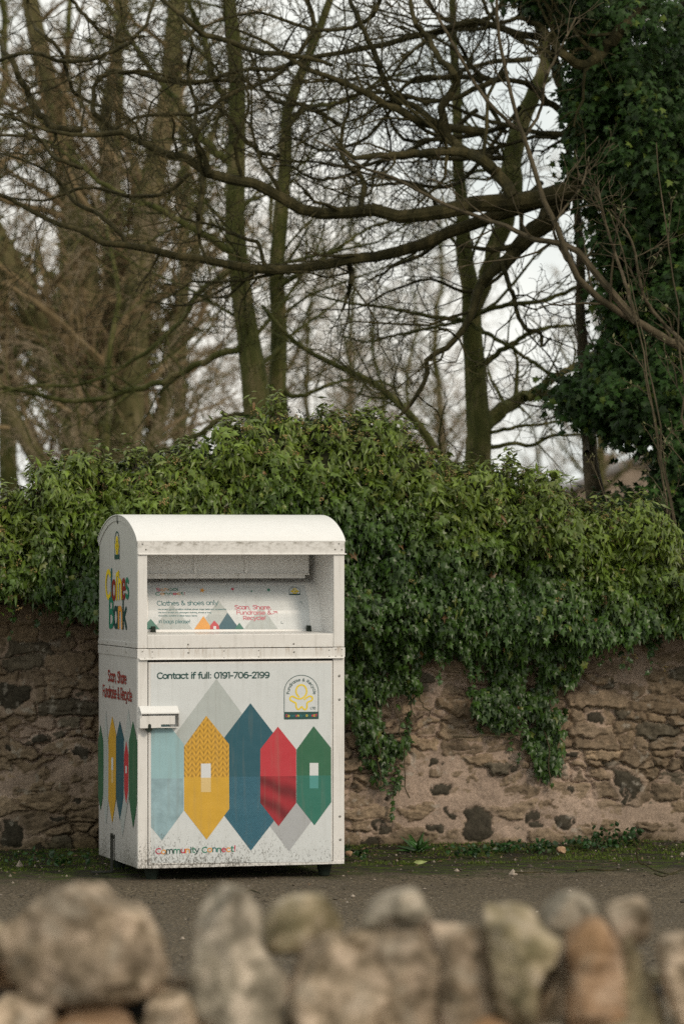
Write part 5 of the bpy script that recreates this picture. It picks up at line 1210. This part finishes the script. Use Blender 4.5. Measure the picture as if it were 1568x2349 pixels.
def outline_stone(pts, dep, seed, mat, dy=0.0, label=None):
    """rounded, faceted stone whose front outline follows the traced points"""
    Yy = YF + dy; P = np.array([((x - HX) / F * Yy, CAMZ + (HY - y) / F * Yy) for x, y in pts]); c0 = P.mean(0); q = P - c0
    P = np.concatenate([c0 + (catmull([q[-1]] + list(q) + [q[0]], 5))[5:]]); q = P - c0; th = np.arctan2(q[:, 1], q[:, 0]); rr = np.linalg.norm(q, axis=1); o_ = np.argsort(th); th, rr = th[o_], rr[o_]
    bm = bmesh.new(); bmesh.ops.create_icosphere(bm, subdivisions=5, radius=1); V = np.array([v.co[:] for v in bm.verts]); Fc = np.array([[v.index for v in f.verts] for f in bm.faces]); bm.free()
    a = np.arctan2(V[:, 2], V[:, 0]); rho = np.sqrt(V[:, 0] ** 2 + V[:, 2] ** 2); R_ = np.interp(a, np.concatenate([th - 2 * math.pi, th, th + 2 * math.pi]), np.tile(rr, 3))
    rho = rho ** .75; U = np.stack([np.cos(a) * rho * R_, np.sign(V[:, 1]) * np.abs(V[:, 1]) ** .8 * dep / 2, np.sin(a) * rho * R_], 1); rg = np.random.default_rng(seed); s0 = rr.mean()
    for _ in range(9):
        nn = unit(rg.normal(size=3) * [1, 1.4, 1] + [0, -.8, .1]); h = (U @ nn).max(); dd = h * rg.uniform(.62, .88); U = U - np.maximum(0, U @ nn - dd)[:, None] * nn * .85
    W3 = U / .1; n1 = fbm(W3[:, 0] * 1.0 + seed, W3[:, 1] * 1.0, W3[:, 2] * 1.0, seed=seed, oct=5, gain=.6) - .5; lay = np.abs(fbm(W3[:, 0] * .8 + seed, W3[:, 1] * .8, W3[:, 2] * 2.2, seed=seed + 3, oct=3) - .5)
    U = U * (1 + (n1 * .34 - lay * .25))[:, None]
    o = mesh_np('cope_stone', U + np.array([c0[0], dy, c0[1]]), Fc, SM[mat], dsw, smooth=True)
    if label: o['label'] = label
for i, (pts, mt, dy, lb_) in enumerate([
  ([(-15, 2150), (50, 2060), (90, 2000), (190, 2002), (240, 2036), (290, 2060), (355, 2078), (398, 2150), (402, 2235), (330, 2292), (200, 2318), (60, 2290)], 0, -.03, 'largest block, buff and slanted, at the left'),
  ([(440, 2067), (475, 2032), (560, 2036), (603, 2110), (598, 2160), (628, 2210), (664, 2262), (645, 2420), (448, 2420), (436, 2230)], 1, -.05, 'blocky upright grey stone beside the gap'),
  ([(612, 2092), (668, 2050), (752, 2050), (774, 2082), (768, 2162), (650, 2185), (606, 2162)], 3, .08, 'dark olive stone behind the front row'),
  ([(690, 2155), (750, 2135), (800, 2165), (900, 2240), (880, 2420), (700, 2420), (650, 2300)], 0, -.04, None),
  ([(826, 2137), (852, 2064), (904, 2038), (976, 2038), (1002, 2077), (1006, 2125), (949, 2146), (884, 2148)], 1, .03, 'rounded grey stone with a pale top'),
  ([(790, 2160), (884, 2136), (949, 2132), (986, 2150), (1020, 2212), (1012, 2282), (994, 2440), (840, 2440)], 0, -.02, None),
  ([(984, 2132), (1034, 2088), (1096, 2088), (1118, 2182), (1146, 2282), (1164, 2440), (1034, 2440)], 0, .0, None),
  ([(1106, 2107), (1134, 2073), (1179, 2062), (1226, 2084), (1252, 2132), (1286, 2162), (1276, 2206), (1238, 2266), (1218, 2440), (1166, 2440), (1130, 2242)], 3, -.06, 'smooth oval olive stone standing on edge'),
  ([(1240, 2092), (1284, 2048), (1334, 2042), (1368, 2082), (1356, 2116), (1289, 2140), (1255, 2126)], 1, .12, 'grey stone set behind the rusty one'),
  ([(1286, 2132), (1314, 2098), (1386, 2098), (1417, 2152), (1427, 2232), (1436, 2440), (1300, 2440), (1300, 2232)], 2, -.02, 'rust stained upright stone'),
  ([(1388, 2086), (1470, 2062), (1488, 2112), (1478, 2155), (1416, 2168)], 0, .06, None), ([(1414, 2150), (1462, 2180), (1498, 2262), (1526, 2440), (1430, 2440)], 3, .0, None),
  ([(1500, 2165), (1534, 2138), (1604, 2146), (1630, 2300), (1600, 2440), (1534, 2300)], 0, -.04, 'pale stone at the right edge'), ([(1505, 2290), (1560, 2300), (1600, 2440), (1520, 2440)], 1, .02, None),
  ([(1225, 2300), (1290, 2180), (1312, 2300), (1320, 2440), (1220, 2440)], 0, .04, None), ([(-60, 2290), (60, 2290), (135, 2335), (110, 2450), (-80, 2450)], 0, -.05, None),
  ([(130, 2345), (230, 2305), (300, 2330), (335, 2450), (115, 2450)], 2, -.04, None), ([(335, 2290), (390, 2258), (432, 2268), (462, 2330), (480, 2450), (320, 2450)], 0, -.05, None),
  ([(-90, 2110), (-20, 2090), (18, 2120), (10, 2200), (-40, 2270), (-110, 2240)], 3, .06, None), ([(-330, 2090), (-220, 2040), (-110, 2080), (-90, 2240), (-200, 2330), (-350, 2300)], 1, .0, None),
  ([(1630, 2120), (1700, 2060), (1790, 2090), (1820, 2250), (1790, 2440), (1640, 2440)], 1, .0, None), ([(1820, 2140), (1900, 2080), (1980, 2110), (2000, 2440), (1840, 2440)], 0, .0, None)]):
    outline_stone(pts, .26, 60 + i * 5, mt, dy, lb_)
parts = {0: [], 1: [], 2: [], 3: []}; r = np.random.default_rng(33)
for k in range(46):
    xx_ = r.uniform(-350, 1950); tp_ = np.interp(xx_, [-350, 0, 380, 400, 440, 460, 700, 1950], [2180, 2180, 2200, 2330, 2330, 2220, 2200, 2200]) + r.uniform(-10, 90); Yy = YF + r.uniform(.12, .24); w = r.uniform(80, 150); h = r.uniform(70, 150)
    if 385 < xx_ < 450: continue
    V, Fc = boulder((xx_ - HX) / F * Yy, CAMZ + (HY - tp_ - h / 2) / F * Yy, w * 1.3 / F * Yy, h * 1.3 / F * Yy, .2, int(r.integers(1, 900)), r.normal(0, .4), Yy - YF, sub=3, rough=.12, box=.4)
    parts[int(r.integers(0, 4))].append((V, Fc, np.zeros(len(V), int)))
for row, yt in enumerate((2330, 2430, 2520, 2650, 2800, 2950, 3100, 3250)):
    x = -420
    while x < 2000:
        w = r.uniform(110, 260); h = r.uniform(110, 165); Yy = YF + r.uniform(-.02, .05)
        if not (row == 0 and 380 < x + w / 2 < 450):
            V, Fc = boulder(((x + w / 2) - HX) / F * Yy, CAMZ + (HY - yt - h / 2) / F * Yy, w * 1.3 / F * Yy, h * 1.3 / F * Yy, .34, int(r.integers(1, 900)), r.normal(0, .08), Yy - YF, sub=3, rough=.10, box=.5)
            parts[int(r.integers(0, 4))].append((V, Fc, np.zeros(len(V), int)))
        x += w * .93
allp = []; mi_l = []
for k, pl in parts.items():
    for p in pl: allp.append(p); mi_l += [k] * len(p[1])
V, Fs, _ = join(allp); mesh_np('wall_courses', V, Fs, SM, dsw, mi=mi_l, smooth=True)
b = MB(); b.box(-1.2, 1.2, .02, .30, 0, .76, M['inside'], 0); b.build('wall_core', dsw)  # core coloured dark to put deep shade in the gaps between stones

# ------------------------------------------------------------------ weeds, sticks, leaf litter
def gpt(x, y):
    """point of the ground under a photograph pixel"""
    Y = F * (CAMZ - .03) / (y - HY); return np.array([(x - HX) / F * Y, CAMY + Y, .0 + .03])
def wpt(x, off=-.07):
    p = on_wall(x, 1950); return np.array([p[0] * CW - off * 0 * SW + 0, WY + p[0] * SW + off, .02])
def weed(x, y, nl, ln, label, cat, name, colr_, tm=OVATE, wd=.5, upk=.8, at=None):
    p = gpt(x, y) if at is None else at; a = rng.uniform(0, 6.28, nl); e = rng.uniform(.2, 1.3, nl) * upk
    tip = np.stack([np.cos(a), np.sin(a) * .8 - .15, e], -1); V, Fc, ii = leaves(tm, rng.normal(size=(nl, 3)) * .01, tip, np.tile([0, -.2, 1.], (nl, 1)) + rng.normal(size=(nl, 3)) * .2, rng.uniform(.5, 1, nl) * ln, wd)
    o = mesh_np(name, V, Fc, LEAF, col=(np.array(colr_)[None] * rng.uniform(.7, 1.3, nl)[:, None])[ii]); o.location = p; tag(o, label, cat); return o
weed(958, 1951, 26, .13, 'jagged green dandelion rosette at the foot of the wall right of the clothes bank', 'weed', 'dandelion_plant', (.035, .10, .018), wd=.35, upk=1.0)
def leafy(x, y, hgt, wdt, n, label):
    p = gpt(x, y); pos = rng.normal(size=(n, 3)) * np.array([wdt, .03, 1]) ; pos[:, 2] = rng.random(n) * hgt
    V, Fc, ii = leaves(OVATE, pos, rng.normal(size=(n, 3)) + [0, -.5, -.2], rng.normal(size=(n, 3)) * .5 + [0, -.5, .7], rng.uniform(.02, .04, n), 1.5)
    o = mesh_np('weed_clump', V, Fc, LEAF, col=(np.array([.020, .058, .012])[None] * rng.uniform(.6, 1.4, n)[:, None])[ii]); o.location = p; tag(o, label, 'weed', 'weeds along the foot of the wall')
leafy(1395, 1942, .13, .04, 70, 'leafy dark green weed behind the upright fallen twig'); leafy(1350, 1945, .06, .06, 60, 'low leafy weed left of the twig')
leafy(1450, 1940, .10, .03, 45, 'narrow upright weed right of the tallest weed'); leafy(1160, 1950, .05, .06, 60, 'tiny weed tuft below the large dark cobble')
leafy(1080, 1957, .04, .07, 60, 'small creeping weed between the dandelion and the dark cobble'); leafy(805, 1962, .04, .05, 50, 'small weed close to the right side of the clothes bank')
leafy(120, 1978, .06, .09, 60, 'dark low weed at the wall foot left of the clothes bank'); leafy(1250, 1950, .05, .06, 60, 'tiny weed below the rust red cobble')
def stick(pts, w, label, mat=BK_SAP, lift=None):
    K = 14; C2 = catmull(pts, 5); q = np.linspace(0, len(C2) - 1, K); xs_ = np.interp(q, range(len(C2)), C2[:, 0]); ys_ = np.interp(q, range(len(C2)), C2[:, 1])
    P = np.array([gpt(a, max(c, 1948)) for a, c in zip(xs_, ys_)]); P[:, 2] += .004 + w / 2 / 400
    if lift is not None: P[:, 1] = P[0, 1] if lift else P[:, 1]; P[:, 2] = np.maximum(.035, CAMZ + (HY - ys_) / F * (P[0, 1] - CAMY)); P[:, 0] = (xs_ - HX) / F * (P[0, 1] - CAMY)
    R = np.linspace(w, w * .5, K) / 2 / 400
    return P, R
def stick_obj(name, segs, label, group=None, mat=BK_SAP):
    P = np.stack([s[0] for s in segs]); R = np.stack([s[1] for s in segs]); b0 = P[0, 0].copy(); V, Fs, _ = join([tubes(P, R, 5)])
    o = mesh_np(name, V - b0, Fs, mat); o.location = b0; tag(o, label, 'twig', group)
stick_obj('fallen_branch', [stick([(1475, 1985), (1462, 1975), (1459, 1950), (1466, 1935), (1478, 1920)], 5, '', lift=1), stick([(1475, 1985), (1500, 2000), (1540, 2010), (1560, 1998), (1600, 1970)], 4, ''),
    stick([(1462, 1945), (1455, 1935), (1452, 1925), (1450, 1922)], 3, '', lift=1), stick([(1500, 2008), (1520, 2015), (1545, 2005), (1590, 1995)], 4, '')], 'forked dead branch standing up against the weeds at the right', mat=BK_DARK)
stick_obj('fallen_twig', [stick([(1255, 1980), (1300, 1979), (1345, 1981), (1375, 1986), (1410, 1982)], 3.5, '')], 'long straight pale twig lying on the damp ground', 'fallen twigs')
stick_obj('fallen_twig', [stick([(1180, 2005), (1210, 2006), (1240, 2004), (1262, 2007)], 4, '')], 'short dark twig lying alone on the asphalt right of the centre', 'fallen twigs', BK_DARK)
stick_obj('fallen_twig', [stick([(562, 2052), (575, 2046), (588, 2050), (596, 2053)], 4, '')], 'short dark curled twig in front of the clothes bank', 'fallen twigs', BK_DARK)
stick_obj('fallen_twig', [stick([(1320, 2002), (1350, 1998), (1385, 2001), (1430, 1999)], 5, '')], 'flat dark piece of dead wood below the long pale twig', 'fallen twigs', BK_DARK)
p = gpt(948, 1983); V, Fc, ii = leaves(OVATE, np.array([[0, 0, .012]]), np.array([[1, .3, .15]]), np.array([[-.2, -.8, 1.]]), np.array([.075]), 1.0)
o = mesh_np('fallen_leaf', V, Fc, LEAF, col=np.tile([.26, .30, .10], (len(V), 1))); o.location = p; tag(o, 'single pale green leaf lying on the moss', 'leaf')
p = gpt(800, 1965); V, Fc = boulder(0, .015, .05, .04, .04, 5, sub=3); o = mesh_np('loose_stone', V, Fc, SM[2], smooth=True); o.location = p; tag(o, 'small orange stone touching the right foot of the clothes bank', 'stone')
p = gpt(1285, 1957); V, Fc = boulder(0, .015, .06, .05, .04, 9, sub=3); o = mesh_np('loose_stone', V, Fc, SM[2], smooth=True); o.location = p; tag(o, 'small buff stone at the wall foot among the weeds', 'stone')
# grit, crumbs and litter too many to count
n = 5200; gx2 = rng.uniform(-3, 3, n); wl = 1.85 + .2 * gx2; gy2 = np.where(rng.random(n) < .5, wl - rng.exponential(.35, n) - .02, rng.uniform(-4, 1.8, n)); gz2 = .05 * smooth(.5, 0, wl - gy2) - .002
k = gy2 < wl - .02; gx2, gy2, gz2 = gx2[k], gy2[k], gz2[k]; n = len(gx2); p = np.stack([gx2, gy2, gz2], -1)
V = p[:, None, :] + OCT[0][None] * (rng.uniform(.35, 1, (n, 1, 3)) * (rng.exponential(.0042, n) + .002)[:, None, None]); Fc = OCT[1][None] + (np.arange(n) * 6)[:, None, None]
gc = np.where(rng.random(n)[:, None] < .25, np.array([.30, .25, .20]), np.array([.09, .075, .055])) * rng.uniform(.6, 1.4, n)[:, None]
o = mesh_np('grit', V.reshape(-1, 3), Fc.reshape(-1, 3), LEAFD, col=np.repeat(gc, 6, axis=0)); tag(o, 'loose grit and crumbs scattered over the asphalt', kind='stuff')
n = 900; gx2 = rng.uniform(-3, 3, n); wl = 1.85 + .2 * gx2; d = rng.exponential(.35, n); gy2 = wl - .03 - d; p = np.stack([gx2, gy2, .052 * smooth(.5, 0, d) + .004], -1)
V, Fc, ii = leaves(OVATE, p, rng.normal(size=(n, 3)) * [1, 1, .15], rng.normal(size=(n, 3)) * .35 + [0, 0, 1], rng.uniform(.012, .035, n), .9)
o = mesh_np('leaf_litter', V, Fc, LEAFD, col=(np.array([.13, .085, .05])[None] * rng.uniform(.3, 1.7, n)[:, None])[ii]); tag(o, 'brown leaf litter along the foot of the wall', kind='stuff')
n = 22000; gx2 = rng.uniform(-3, 3, n); wl = 1.85 + .2 * gx2; d = rng.uniform(.02, .85, n); gy2 = wl - d
k = (fbm(gx2 * 3.5, gy2 * 6, seed=91) > .50 + .10 * smooth(.8, 1.3, d)); gx2, gy2, d = gx2[k], gy2[k], d[k]; n = len(gx2); p = np.stack([gx2, gy2, .05 * smooth(.5, 0, d) - .006], -1)
V, Fc, ii = leaves(OVATE, p, rng.normal(size=(n, 3)) * .5 + [0, 0, 1], rng.normal(size=(n, 3)) + [0, -1, 0], rng.uniform(.008, .02, n), .7)
o = mesh_np('moss', V, Fc, LEAFD, col=(np.array([.075, .11, .012])[None] * rng.uniform(.4, 1.5, n)[:, None])[ii]); tag(o, 'bright green moss growing on the damp ground by the wall', kind='stuff')


for o in bpy.data.objects:
    if o.parent and o.name.split('.')[0] in ('shoots', 'trailing_stems', 'trailing_leaves', 'berry_heads', 'stems', 'buds', 'foliage', 'ivy_foliage', 'wall_courses'): o['kind'] = 'stuff'
